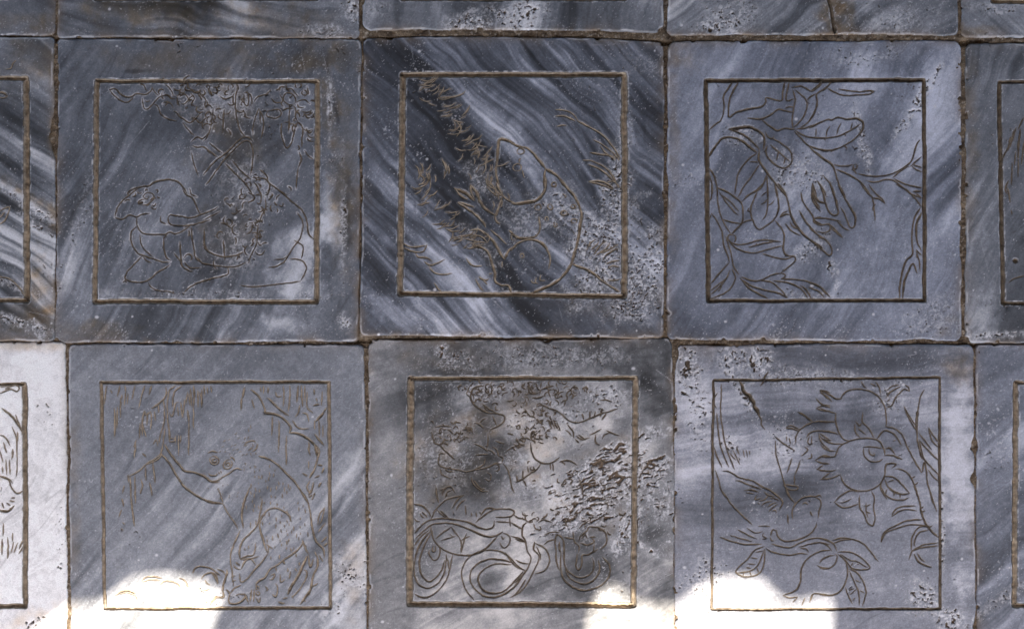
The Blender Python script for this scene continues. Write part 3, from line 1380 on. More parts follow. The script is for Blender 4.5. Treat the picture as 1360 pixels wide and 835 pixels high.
def ribbon(lines, zfun, centre):
    """dirt lying in the cut lines: a hollow strip of five vertices across, one strip a line"""
    V, F, base = [], [], 0
    prof = np.array([-0.5, -0.25, 0.0, 0.25, 0.5])
    dep = np.array([0.12, 0.74, 0.92, 0.74, 0.12])
    for s, ww in lines:
        k = max(1, int(len(s) / max(2, len(s) / 1.6)))
        idx = np.unique(np.concatenate([np.arange(0, len(s), 2), [len(s) - 1]]))
        s, ww = s[idx], ww[idx]
        n = len(s)
        if n < 2:
            continue
        tan = np.gradient(s, axis=0)
        tan /= np.maximum(np.hypot(tan[:, 0], tan[:, 1]), 1e-6)[:, None]
        nor = np.stack([-tan[:, 1], tan[:, 0]], 1)
        z0 = zfun(s[:, 0], s[:, 1])
        d = depth_of(ww)
        P = s[:, None, :] + nor[:, None, :] * (ww[:, None, None] * prof[None, :, None])
        sd = int(rng.integers(1, 9999))
        jit = 0.16 * vnoise(P[:, :, 0] / 2.2, P[:, :, 1] / 2.2, sd) * d[:, None]
        d = d * (0.45 + 0.55 * np.clip((ww - 1.4) / 2.2, 0, 1))            # hair-fine cuts are choked with dirt to the brim
        z0 = z0 + 0.30 * (1 - np.clip((ww - 1.4) / 2.0, 0, 1))
        Z = z0[:, None] - d[:, None] * dep[None, :] + jit * (dep[None, :] > 0.1)
        V.append(np.stack([(P[:, :, 0] - CX) * S, (CY - P[:, :, 1]) * S, Z * S], 2).reshape(-1, 3) - centre)
        i = (np.arange(n - 1)[:, None] * 5 + np.arange(4)[None, :]).ravel() + base
        # image y points down, so this winding faces up
        F.append(np.stack([i, i + 5, i + 6, i + 1], 1)[:, ::-1])
        base += n * 5
    return np.vstack(V), np.vstack(F)

def connected(lines, reach=5.0, least=14):
    """lines that touch make one carved piece; stray dashes go with the piece next to them"""
    n = len(lines); lab = list(range(n))
    def gap(i, j):
        a, b = lines[i][0][::2], lines[j][0][::2]
        return np.sqrt(((a[:, None, :] - b[None, :, :]) ** 2).sum(2)).min()
    G_ = {}
    for i in range(n):
        for j in range(i):
            G_[i, j] = G_[j, i] = gap(i, j)
            if G_[i, j] < reach:
                a, b = lab[i], lab[j]
                lab = [b if k == a else k for k in lab]
    size = lambda c: sum(len(lines[k][0]) for k in range(n) if lab[k] == c)
    for c in sorted(set(lab), key=size):
        if len(set(lab)) > 1 and size(c) < least:
            mine = [k for k in range(n) if lab[k] == c]
            other = min((k for k in range(n) if lab[k] != c), key=lambda k: min(G_[k, q_] for q_ in mine))
            t = lab[other]
            for k in mine:
                lab[k] = t
    return [[lines[k] for k in range(n) if lab[k] == c] for c in sorted(set(lab), key=size, reverse=True)]

def depth_of(w):
    return 0.80 * np.asarray(w) + 0.05

# ---------------------------------------------------------------- slabs
BITES = []      # places where an arris is broken away: x, y, rx, ry, how far

def inside_distance(X, Y, q, r, bows):
    """distance inside a four-sided slab with rounded corners; q = TL, TR, BR, BL"""
    d = []
    for i in range(4):
        (ax, ay), (bx, by) = q[i], q[(i + 1) % 4]
        ex, ey = bx - ax, by - ay
        L = math.hypot(ex, ey)
        t = ((X - ax) * ex + (Y - ay) * ey) / (L * L)
        dist = (-(X - ax) * ey + (Y - ay) * ex) / L
        if bows[i]:
            dist = dist - bows[i] * 4 * np.clip(t, 0, 1) * (1 - np.clip(t, 0, 1))
        d.append(dist)
    D = np.stack(d)
    m = D.min(0)
    for i in range(4):
        a, b = D[i], D[(i + 1) % 4]
        c = (a < r) & (b < r)
        m = np.where(c, np.minimum(m, r - np.hypot(r - a, r - b)), m)
    return m, D

def outline(X, Y, sl):
    m, D = inside_distance(X, Y, sl['q'], sl.get('r', 8), sl.get('bow', (0, 0, 0, 0)))
    sd = sl['seed']
    m = m + 1.3 + 1.0 * fbm(X / 26, Y / 26, sd, 3) + 0.9 * vnoise(X / 75, Y / 75, sd + 3) + 0.35 * vnoise(X / 3.3, Y / 3.3, sd + 5)
    # small broken places along the arris
    c = vnoise(X / 13, Y / 13, sd + 7) + 0.5 * vnoise(X / 5, Y / 5, sd + 9)
    m = m - 3.4 * sstep(0.68, 1.10, c)
    for (x, y, rx, ry, a) in BITES:
        m = m - a * np.exp(-((X - x) / rx) ** 2 - ((Y - y) / ry) ** 2)
    return m, D

FINE = 1.0
LOX, HIX, LOY, HIY = -24, 1384, -24, 862

def rot(X, Y, a):
    c, s_ = math.cos(math.radians(a)), math.sin(math.radians(a))
    return X * c - Y * s_, -X * s_ - Y * c

def blob(X, Y, b, sd):
    x, y, rx, ry, a = b[:5]
    if 70 <= a <= 90 and rx < ry:
        rx, ry = ry, rx
    u, v = rot(X - x, Y - y, a)
    wob = 0.42 * fbm(X / 26, Y / 26, sd, 3) + 0.20 * fbm(X / 7, Y / 7, sd + 401, 3)
    q = np.sqrt((u / rx) ** 2 + (v / ry) ** 2) + wob
    return 1 - sstep(b[-1] if len(b) == 9 else 0.2, 1.35, q)

TINT_D = np.array([0.88, 0.965, 1.16]); TINT_L = np.array([0.975, 0.98, 1.045])
BROWN = np.array([0.165, 0.118, 0.078])
PALE = np.array([0.66, 0.65, 0.68])

def build_slab(sl):
    q = np.array(sl['q'], float)
    x0, y0 = q.min(0) - 5; x1, y1 = q.max(0) + 5
    xs = axis(x0, x1, LOX, HIX, FINE, 12); ys = axis(y0, y1, LOY, HIY, FINE, 12)
    X, Y = np.meshgrid(xs, ys)
    X = X.astype(np.float32); Y = Y.astype(np.float32)
    sd = sl['seed']
    m, D = outline(X, Y, sl)
    st = sl['stone']
    # ---- bed, slight dishing, rounded arris
    cx, cy = q.mean(0)
    tilt = sl.get('tilt', (0, 0, 0))
    def bed(x, y):
        return 2 * tilt[0] + 3.2 * tilt[1] * (x - cx) / 200 + 3.2 * tilt[2] * (y - cy) / 200 + 0.35 * fbm(x / 70, y / 70, sd + 70, 2)
    Z = bed(X, Y)
    e = np.clip(m / 2.8, 0, 1)
    Z = Z - 1.3 * (1 - np.sqrt(np.clip(1 - (1 - e) ** 2, 0, 1)))
    Z = np.where(m < 0, Z + m * 3.0, Z)
    Z = np.maximum(Z, -9.0)
    # ---- cut lines
    groups = {}
    for part, text in DRAW.get(sl.get('draw'), {}).items():
        groups[part] = [prepare(w * sl.get('wscale', 1), p) for w, p in parse(text)]
    for part, strokes in sl.get('extra', {}).items():
        groups.setdefault(part, [])
        groups[part] += [prepare(w, p, 0.2) for w, p in strokes]
    if 'frame' in sl:
        fq = np.array(sl['frame'], float); fw = sl['fw']
        pts, ws = [], []
        for i in range(4):
            a, b = fq[i], fq[(i + 1) % 4]
            n = int(np.hypot(*(b - a)))
            t = np.linspace(0, 1, n, endpoint=False)[:, None]
            pts.append(a + (b - a) * t)
            t = t[:, 0]
            k = np.minimum(t, 1 - t) * n
            wi = np.full(n, float(fw[i]))
            pw, nw = fw[i - 1], fw[(i + 1) % 4]
            wi = np.where((t < .5) & (k < 4), (fw[i] + pw) / 2, wi)
            wi = np.where((t >= .5) & (k < 4), (fw[i] + nw) / 2, wi)
            ws.append(wi)
        P = np.vstack(pts + [fq[:1]]); W = np.concatenate(ws + [ws[0][:1]])
        u = np.arange(len(P))
        P = P + np.stack([0.7 * fbm(u / 22, u * 0, sd + 51, 3), 0.7 * fbm(u / 22, u * 0 + 9, sd + 52, 3)], 1)
        W = W * (1 + 0.10 * vnoise(u / 6, u * 0, sd + 53) + 0.07 * vnoise(u / 2.5, u * 0, sd + 54))
        P[-1] = P[0]; W[-1] = W[0]
        groups['frame_line'] = [(P, W)]
    G = np.zeros_like(X); LIP = np.zeros_like(X)
    for part, lines in groups.items():
        for s, ww in lines:
            dd = depth_of(ww) * 1.35
            hw = ww / 2 + 0.18 + 0.20 * np.clip((ww - 1.5) / 2, 0, 1) + 0.07 * ww
            lp = np.clip((ww - 0.8) / 3.0, st.get('thinlip', 0.15), 1)
            for (px, py), d_, h_, lq in zip(s, dd, hw, lp):
                if not (LOX < px < HIX and LOY < py < HIY):
                    continue
                R = h_ + 2.2
                i0, i1 = np.searchsorted(xs, [px - R, px + R]); j0, j1 = np.searchsorted(ys, [py - R, py + R])
                if i1 <= i0 or j1 <= j0:
                    continue
                r = np.sqrt((xs[None, i0:i1] - px) ** 2 + (ys[j0:j1, None] - py) ** 2)
                g = G[j0:j1, i0:i1]; np.maximum(g, d_ * np.clip(1 - (r / h_) ** 2, 0, 1), out=g)
                l_ = LIP[j0:j1, i0:i1]; np.maximum(l_, lq * np.clip(1 - np.abs(r - h_ - 0.5) / 1.3, 0, 1), out=l_)
    LIP *= (G <= 0.05)
    rough_n = vnoise(X / 1.7, Y / 1.7, sd + 60)
    # ---- erosion: pits with pale bruised rims, dirt inside
    pit = np.zeros_like(X); pale = np.zeros_like(X); wear = np.zeros_like(X)
    for b in st.get('erosion', ()):
        x, y, rx, ry, a, k, sx, sy = b
        E = np.minimum(blob(X, Y, b, sd + 80) * k * 1.3, 1.0)
        if E.max() <= 0.01:
            continue
        u, v = rot(X, Y, a)
        n_ = fbm(u / sx, v / sy, sd + 81, 3) if sx < 1.6 * sy else sfbm(u / sx + 0.5 * fbm(X / 9, Y / 9, sd + 181, 2), v / sy + 0.9 * fbm(X / 12, Y / 12, sd + 281, 2), sd + 81, 3) * 0.95 + 0.24 * fbm(X / 4.5, Y / 4.5, sd + 381, 3)
        t = 1.05 - 0.95 * E
        p_ = sstep(t, t + 0.22, n_) * (E > 0.02)
        pit = np.maximum(pit, p_)
        rim = sstep(t - 0.30, t - 0.04, n_) * (1 - p_) * np.clip(E * 1.7, 0, 1)
        pale = np.maximum(pale, rim * (0.65 + 0.45 * rough_n))
        wear = np.maximum(wear, np.clip(E * 1.4, 0, 1))
    fine = 0.75 * grain(X, Y, 1.7, sd + 82) + 0.45 * grain(X, Y, 4.6, sd + 182)
    pale = np.maximum(pale, wear * sstep(0.10, 0.45, fine) * 0.95)
    pit = np.maximum(pit, wear * wear * sstep(0.56, 0.80, -fine) * 0.85)
    # scattered small pits and pale bruises everywhere
    lonely = grain(X, Y, 1.7, sd + 83) + 0.45 * vnoise(X / 40, Y / 40, sd + 84)
    k = st.get('speck', 0.5)
    pale = np.maximum(pale, sstep(1.06 - 0.28 * k, 1.36 - 0.28 * k, lonely) * (0.45 + 0.35 * grain(X, Y, 5.0, sd + 183)))
    pits2 = sstep(1.12, 1.25, grain(X, Y, 2.8, sd + 85) + 0.4 * vnoise(X / 60, Y / 60, sd + 86)) * 0.8
    pit = np.maximum(pit, pits2)
    # fine crystalline glitter of bruised grains, in drifts
    drift = np.clip(0.5 + 0.8 * fbm(X / 35, Y / 35, sd + 87, 3), 0, 1)
    g1 = grain(X, Y, 1.5, sd + 88) * 0.7 + grain(X, Y, 1.05, sd + 89) * 0.5
    pale = np.maximum(pale, sstep(0.80 - 0.22 * k * drift, 1.02 - 0.2 * k * drift, g1) * (0.35 + 0.35 * drift))
    # broader bruises
    for _ in range(int(26 * k)):
        bx, by = rng.uniform(x0 + 8, x1 - 8), rng.uniform(y0 + 8, y1 - 8)
        rr = rng.uniform(0.7, 2.2)
        i0, i1 = np.searchsorted(xs, [bx - 5, bx + 5]); j0, j1 = np.searchsorted(ys, [by - 5, by + 5])
        if i1 > i0 and j1 > j0:
            r = np.sqrt((xs[None, i0:i1] - bx) ** 2 * rng.uniform(.5, 1.6) + (ys[j0:j1, None] - by) ** 2)
            g = pale[j0:j1, i0:i1]; np.maximum(g, 0.9 * (1 - sstep(rr * .5, rr * 1.3, r)), out=g)
    # hair scratches
    for _ in range(int(16 * st.get('scratch', 1))):
        bx, by = rng.uniform(x0, x1), rng.uniform(y0, y1)
        an = rng.normal(st['angle'], 40); ln = rng.uniform(6, 46) ** 1.1
        n = int(ln); t = np.arange(n)
        an_r = math.radians(an) + 0.004 * rng.normal() * t
        sx_ = bx + np.cumsum(np.cos(an_r)); sy_ = by - np.cumsum(np.sin(an_r))
        i = np.searchsorted(xs, sx_); j = np.searchsorted(ys, sy_)
        ok = (i > 0) & (i < len(xs)) & (j > 0) & (j < len(ys))
        aa = rng.uniform(0.15, 0.5)
        pale[j[ok], i[ok]] = np.maximum(pale[j[ok], i[ok]], aa * (0.5 + 0.5 * vnoise(t[ok] / 6, t[ok] * 0, sd)))
    Z = Z - pit * (1.9 + 0.8 * rough_n) - G
    Z = Z + 0.28 * LIP * (0.4 + rough_n) - 0.25 * pale * (pit < 0.3) + 0.10 * fbm(X / 7, Y / 7, sd + 61, 2) + 0.07 * rough_n
    # ---- the stone itself
    u, v = rot(X, Y, st['angle'])
    v = v + st.get('warp', 14) * fbm(X / 110, Y / 110, sd + 1, 3)
    f = st.get('freq', 1.0)
    L = 1.7 * st.get('broad', 0.35) * sfbm(u / 330 * f, v / 52 * f, sd + 2, 4)
    L = L + 1.7 * st.get('streak', 0.30) * sfbm(u / 210 * f, v / 15 * f, sd + 3, 4)
    L = L + 1.8 * st.get('hair', 0.10) * sfbm(u / 80 * f, v / 4.2 * f, sd + 4, 3)
    L = L + 1.4 * st.get('cloud', 0.18) * fbm(X / 60, Y / 60, sd + 6, 5)
    patch = np.clip(0.75 + 0.8 * fbm(X / 120, Y / 120, sd + 11, 2), 0.25, 1.5)
    L = st.get('contrast', 1.6) * L * patch
    r_ = sfbm(u / 170 * f, v / 34 * f, sd + 12, 3)
    L = L - 0.30 * np.exp(-(r_ / 0.045) ** 2) * sstep(-0.1, 0.5, fbm(X / 90, Y / 90, sd + 13, 2))
    r_ = sfbm(u / 120 * f, v / 22 * f, sd + 14, 3)
    L = L + 0.26 * np.exp(-(r_ / 0.035) ** 2) * sstep(0.0, 0.6, fbm(X / 80, Y / 80, sd + 15, 2))
    L = L + 0.10 * sstep(0.1, 0.9, fbm(X / 9, Y / 9, sd + 16, 4)) * fbm(X / 50, Y / 50, sd + 17, 2)
    L = L + 0.10 * fbm(X / 5, Y / 5, sd + 8, 3) + 0.19 * st.get('grit', 1.0) * grain(X, Y, 1.35, sd + 9) + 0.10 * fbm(X / 14, Y / 14, sd + 10, 3)
    for b in st.get('blobs', ()):
        L = L + b[5] * blob(X, Y, b, sd + 90)
    for (vx, vy, ang, wdt, amp, ln) in st.get('veins', ()):
        uu, vv = rot(X - vx, Y - vy, ang)
        vv = vv + wdt * 0.8 * fbm(uu / 30, vv * 0 + 2, sd + 91, 3) + 3 * fbm(X / 40, Y / 40, sd + 92, 2)
        L = L + amp * np.exp(-(vv / wdt) ** 2) * (1 - sstep(0.6, 1.1, np.abs(uu) / ln)) * (0.75 + 0.5 * fbm(uu / 25, vv / 6, sd + 93, 3))
    lum = st['base'] * np.exp(L)
    lum = np.where(lum > 0.3, 0.3 + 0.3 * np.tanh((lum - 0.3) / 0.3), lum) if st['base'] < 0.4 else lum
    lum = np.clip(lum, 0.022, st.get('max', 0.62))
    tk = np.clip(lum / 0.45, 0, 1)[..., None]
    tint = st.get('tint', (1, 1, 1))
    C = lum[..., None] * (TINT_D * (1 - tk) + TINT_L * tk) * np.array(tint)
    def mix(C, col, a):
        a = np.clip(a, 0, 1)[..., None]
        return C * (1 - a) + np.asarray(col) * a
    # staining: brown smears where named, and soaking in from the joints
    for b in st.get('stains', ()):
        sm = blob(X, Y, b, sd + 95) * (0.65 + 0.5 * fbm(X / 14, Y / 14, sd + 96, 4))
        C = mix(C, C * np.array([1.02, 0.82, 0.60]) * 0.84 + 0.014 * np.array([1, .8, .5]), np.minimum(sm * b[5] * 1.25, 1))
    soak = np.exp(-np.clip(m, 0, None) / 5.0) * sstep(-0.5, 0.6, fbm(X / 30, Y / 30, sd + 97, 3)) * st.get('soak', 0.6)
    C = mix(C, BROWN * 1.1, soak)
    # worn stone is pale; cut lips and arrises too
    C = mix(C, PALE * st.get('pale', 1.0), wear * 0.16)
    C = mix(C, PALE * st.get('pale', 1.0), pale * 0.85)
    lipn = np.clip(0.30 + 0.9 * fbm(X / 6, Y / 6, sd + 62, 3), 0, 1)
    C = mix(C, PALE * st.get('pale', 1.0), LIP * lipn * st.get('lip', 0.75))
    arr = sstep(0.3, 1.3, m) * (1 - sstep(1.6, 3.6, m)) * sstep(0.0, 0.5, fbm(X / 18, Y / 18, sd + 63, 3))
    C = mix(C, PALE, arr * 0.45)
    # dirt held in pits and cuts, and on the buried sides
    C = mix(C, BROWN * (st.get('pitcol', 0.42) + 0.2 * rough_n)[..., None], pit * 0.95)
    C = mix(C, BROWN * (0.95 + 0.3 * rough_n)[..., None], np.clip(G * 0.8, 0, 1) * 0.8)
    C = mix(C, BROWN * 0.8, 1 - sstep(-2.0, 0.2, m))
    rgh = np.clip(np.maximum(np.maximum(pit, pale * 0.8), np.maximum(wear * 0.6, soak * 0.7)), 0, 1)
    cols = np.concatenate([np.clip(C, 0.01, 0.85), rgh[..., None]], 2)
    keep = m > -3.2
    me = grid_mesh(sl['name'], X, Y, Z, keep, cols)
    centre = np.array([(cx - CX) * S, (CY - cy) * S, 0.0])
    co = np.empty(len(me.vertices) * 3, np.float32); me.vertices.foreach_get("co", co)
    me.vertices.foreach_set("co", (co.reshape(-1, 3) - centre).astype(np.float32).ravel())
    me.update()
    root = link(sl['name'], me, MARBLE)
    root.location = centre
    root['kind'] = 'thing'; root['label'] = sl['label']; root['category'] = sl.get('category', 'carved slab'); root['group'] = 'carved marble slabs laid in the pavement'
    # ---- dirt lying in the cuts: one part for every carved motif
    made = {}
    for part in sorted(groups, key=lambda k_: k_.count('/')):
        lines = [(s, w) for s, w in groups[part] if len(s) > 2]
        if not lines:
            continue
        nm = part.split('/')[-1]
        par = made.get(part.split('/')[0]) if '/' in part else root
        pieces = [lines] if nm in STUFF_PARTS or nm == 'frame_line' else connected(lines)
        for piece in pieces:
            Vv, Ff = ribbon(piece, bed, centre)
            o = link(nm, np_mesh(nm, Vv, Ff, True), DARK_DIRT if sl.get('damp') or nm == 'crack' or (sl.get('damp_cuts') and nm != 'frame_line') else DIRT, par or root)
            if nm in STUFF_PARTS:
                o['kind'] = 'stuff'
            made.setdefault(part, o)
    return root

STUFF_PARTS = {'engraved_willow', 'engraved_moss', 'engraved_needles', 'engraved_grass', 'engraved_pine_frond', 'engraved_fur', 'engraved_foliage'}

# ---- hand-placed families of short strokes (needles, fur, leafage)
def needles(p0, p1, half, n, ang, spread, ln, w, curl=0.35):
    out = []
    p0, p1 = np.array(p0, float), np.array(p1, float)
    for _ in range(n):
        t = rng.uniform(0, 1)
        d = (p1 - p0) / np.hypot(*(p1 - p0)); nn = np.array([-d[1], d[0]])
        c = p0 + (p1 - p0) * t + nn * rng.normal(0, half)
        a = math.radians(rng.normal(ang, spread)); L = rng.uniform(0.55, 1.25) * ln
        b = a + rng.uniform(0.2, 1) * curl * 2
        e1 = c + L / 2 * np.array([math.cos(a), -math.sin(a)])
        e2 = e1 + L / 2 * np.array([math.cos(b), -math.sin(b)])
        out.append((w * rng.uniform(0.75, 1.3), np.stack([c, e1, e2])))
    return out

def in_poly(p, poly):
    x, y = p; c = False
    for i in range(len(poly)):
        (x1, y1), (x2, y2) = poly[i], poly[i - 1]
        if (y1 > y) != (y2 > y) and x < (x2 - x1) * (y - y1) / (y2 - y1) + x1:
            c = not c
    return c

def dashes(poly, n, ang, spread, lo, hi, w, mind=4):
    poly = [tuple(p) for p in poly]
    xs_, ys_ = [p[0] for p in poly], [p[1] for p in poly]
    out, pts = [], []
    for _ in range(n * 12):
        p = np.array([rng.uniform(min(xs_), max(xs_)), rng.uniform(min(ys_), max(ys_))])
        if not in_poly(p, poly) or any(np.hypot(*(p - q_)) < mind for q_ in pts):
            continue
        pts.append(p)
        a = math.radians(rng.normal(ang, spread)); L = rng.uniform(lo, hi)
        out.append((w * rng.uniform(0.8, 1.2), np.stack([p, p + L * np.array([math.cos(a), -math.sin(a)])])))
        if len(out) >= n:
            break
    return out

def squiggles(poly, n, size, w):
    poly = [tuple(p) for p in poly]
    xs_, ys_ = [p[0] for p in poly], [p[1] for p in poly]
    out = []
    while len(out) < n:
        p = np.array([rng.uniform(min(xs_), max(xs_)), rng.uniform(min(ys_), max(ys_))])
        if not in_poly(p, poly):
            continue
        a = rng.uniform(0, 6.28); k = rng.choice([-1, 1]) * rng.uniform(0.3, 0.9)
        st_ = rng.uniform(0.6, 1.2) * size / 4
        pts = [p]
        for i in range(int(rng.integers(3, 6))):
            pts.append(pts[-1] + st_ * np.array([math.cos(a), math.sin(a)])); a += k + rng.normal(0, .2)
        out.append((w * rng.uniform(0.8, 1.2), np.array(pts)))
    return out

# ---------------------------------------------------------------- the pavement, slab by slab
BITES += [(70, 182, 6, 20, 8), (1278, 330, 5, 14, 4), (1294, 592, 6, 8, 6), (1290, 636, 6, 8, 6), (899, 470, 5, 8, 5), (1291, 830, 4, 12, 4),
          (885, 250, 4, 20, 3), (700, 47, 60, 4, 2), (487, 455, 5, 5, 3), (905, 455, 18, 4, 3), (960, 458, 25, 3, 2.5), (1225, 450, 20, 4, 3), (560, 449, 40, 3, 2)]

gourd_needles = (needles((560, 108), (600, 160), 8, 24, 10, 22, 18, 1.15) + needles((600, 160), (650, 235), 9, 32, 12, 24, 17, 1.15)
                 + needles((600, 160), (650, 235), 8, 14, 60, 18, 12, 1.15) + needles((545, 240), (612, 322), 8, 40, 20, 26, 16, 1.15)
                 + needles((548, 235), (580, 250), 6, 10, 75, 12, 15, 1.8) + needles((590, 225), (596, 245), 3, 4, 85, 8, 18, 1.8)
                 + needles((612, 310), (640, 335), 7, 14, 15, 22, 14, 1.15) + needles((638, 225), (668, 275), 7, 16, 70, 22, 14, 1.15))
gourd_needles += [(2.0, np.array([[582, 130], [602, 129], [614, 125], [618, 121]], float)), (2.0, np.array([[583, 128], [588, 120], [590, 115]], float)),
                  (1.8, np.array([[556, 105], [568, 108], [582, 104]], float)), (2.0, np.array([[628, 187], [636, 184], [640, 179]], float))]
body = [(340, 615), (360, 612), (385, 640), (405, 670), (412, 700), (405, 735), (380, 735), (360, 745), (352, 715), (345, 690), (332, 700), (322, 690), (330, 650)]
monkey_fur = (dashes(body, 92, -88, 8, 3.0, 7, 1.15) + dashes([(268, 625), (300, 640), (322, 650), (318, 668), (285, 660), (262, 645)], 28, -70, 35, 1.2, 2.6, 1.1, 3)
              + dashes([(285, 590), (310, 575), (338, 590), (330, 605), (300, 612), (290, 600)], 20, 30, 10, 3, 5, 0.9, 4)
              + dashes([(335, 545), (345, 640), (325, 648), (322, 600)], 12, -80, 15, 3, 5, 0.95, 5))
peony_leafage = (squiggles([(245, 275), (335, 285), (345, 350), (255, 365)], 12, 18, 1.2) + squiggles([(205, 110), (275, 108), (330, 112), (330, 150), (300, 175), (250, 165), (215, 145)], 64, 12, 1.15)
                 + squiggles([(330, 235), (390, 250), (375, 270), (345, 340), (325, 345), (315, 290), (290, 270)], 46, 10, 1.2)
                 + squiggles([(165, 255), (215, 250), (205, 285), (170, 275)], 18, 9, 1.2)
                 + squiggles([(365, 110), (420, 112), (418, 210), (400, 205), (380, 160)], 26, 10, 1.3))
dragon_scales = (squiggles([(600, 505), (700, 508), (760, 505), (790, 520), (700, 545), (640, 540)], 100, 10, 1.15)
                 + squiggles([(690, 545), (740, 540), (735, 585), (690, 590)], 56, 9, 1.3)
                 + squiggles([(575, 560), (630, 565), (620, 590), (580, 590)], 40, 8, 1.15)
                 + squiggles([(700, 615), (840, 590), (842, 700), (720, 690)], 30, 9, 1.3)
                 + squiggles([(690, 670), (830, 690), (835, 710), (700, 700)], 20, 8, 1.2))

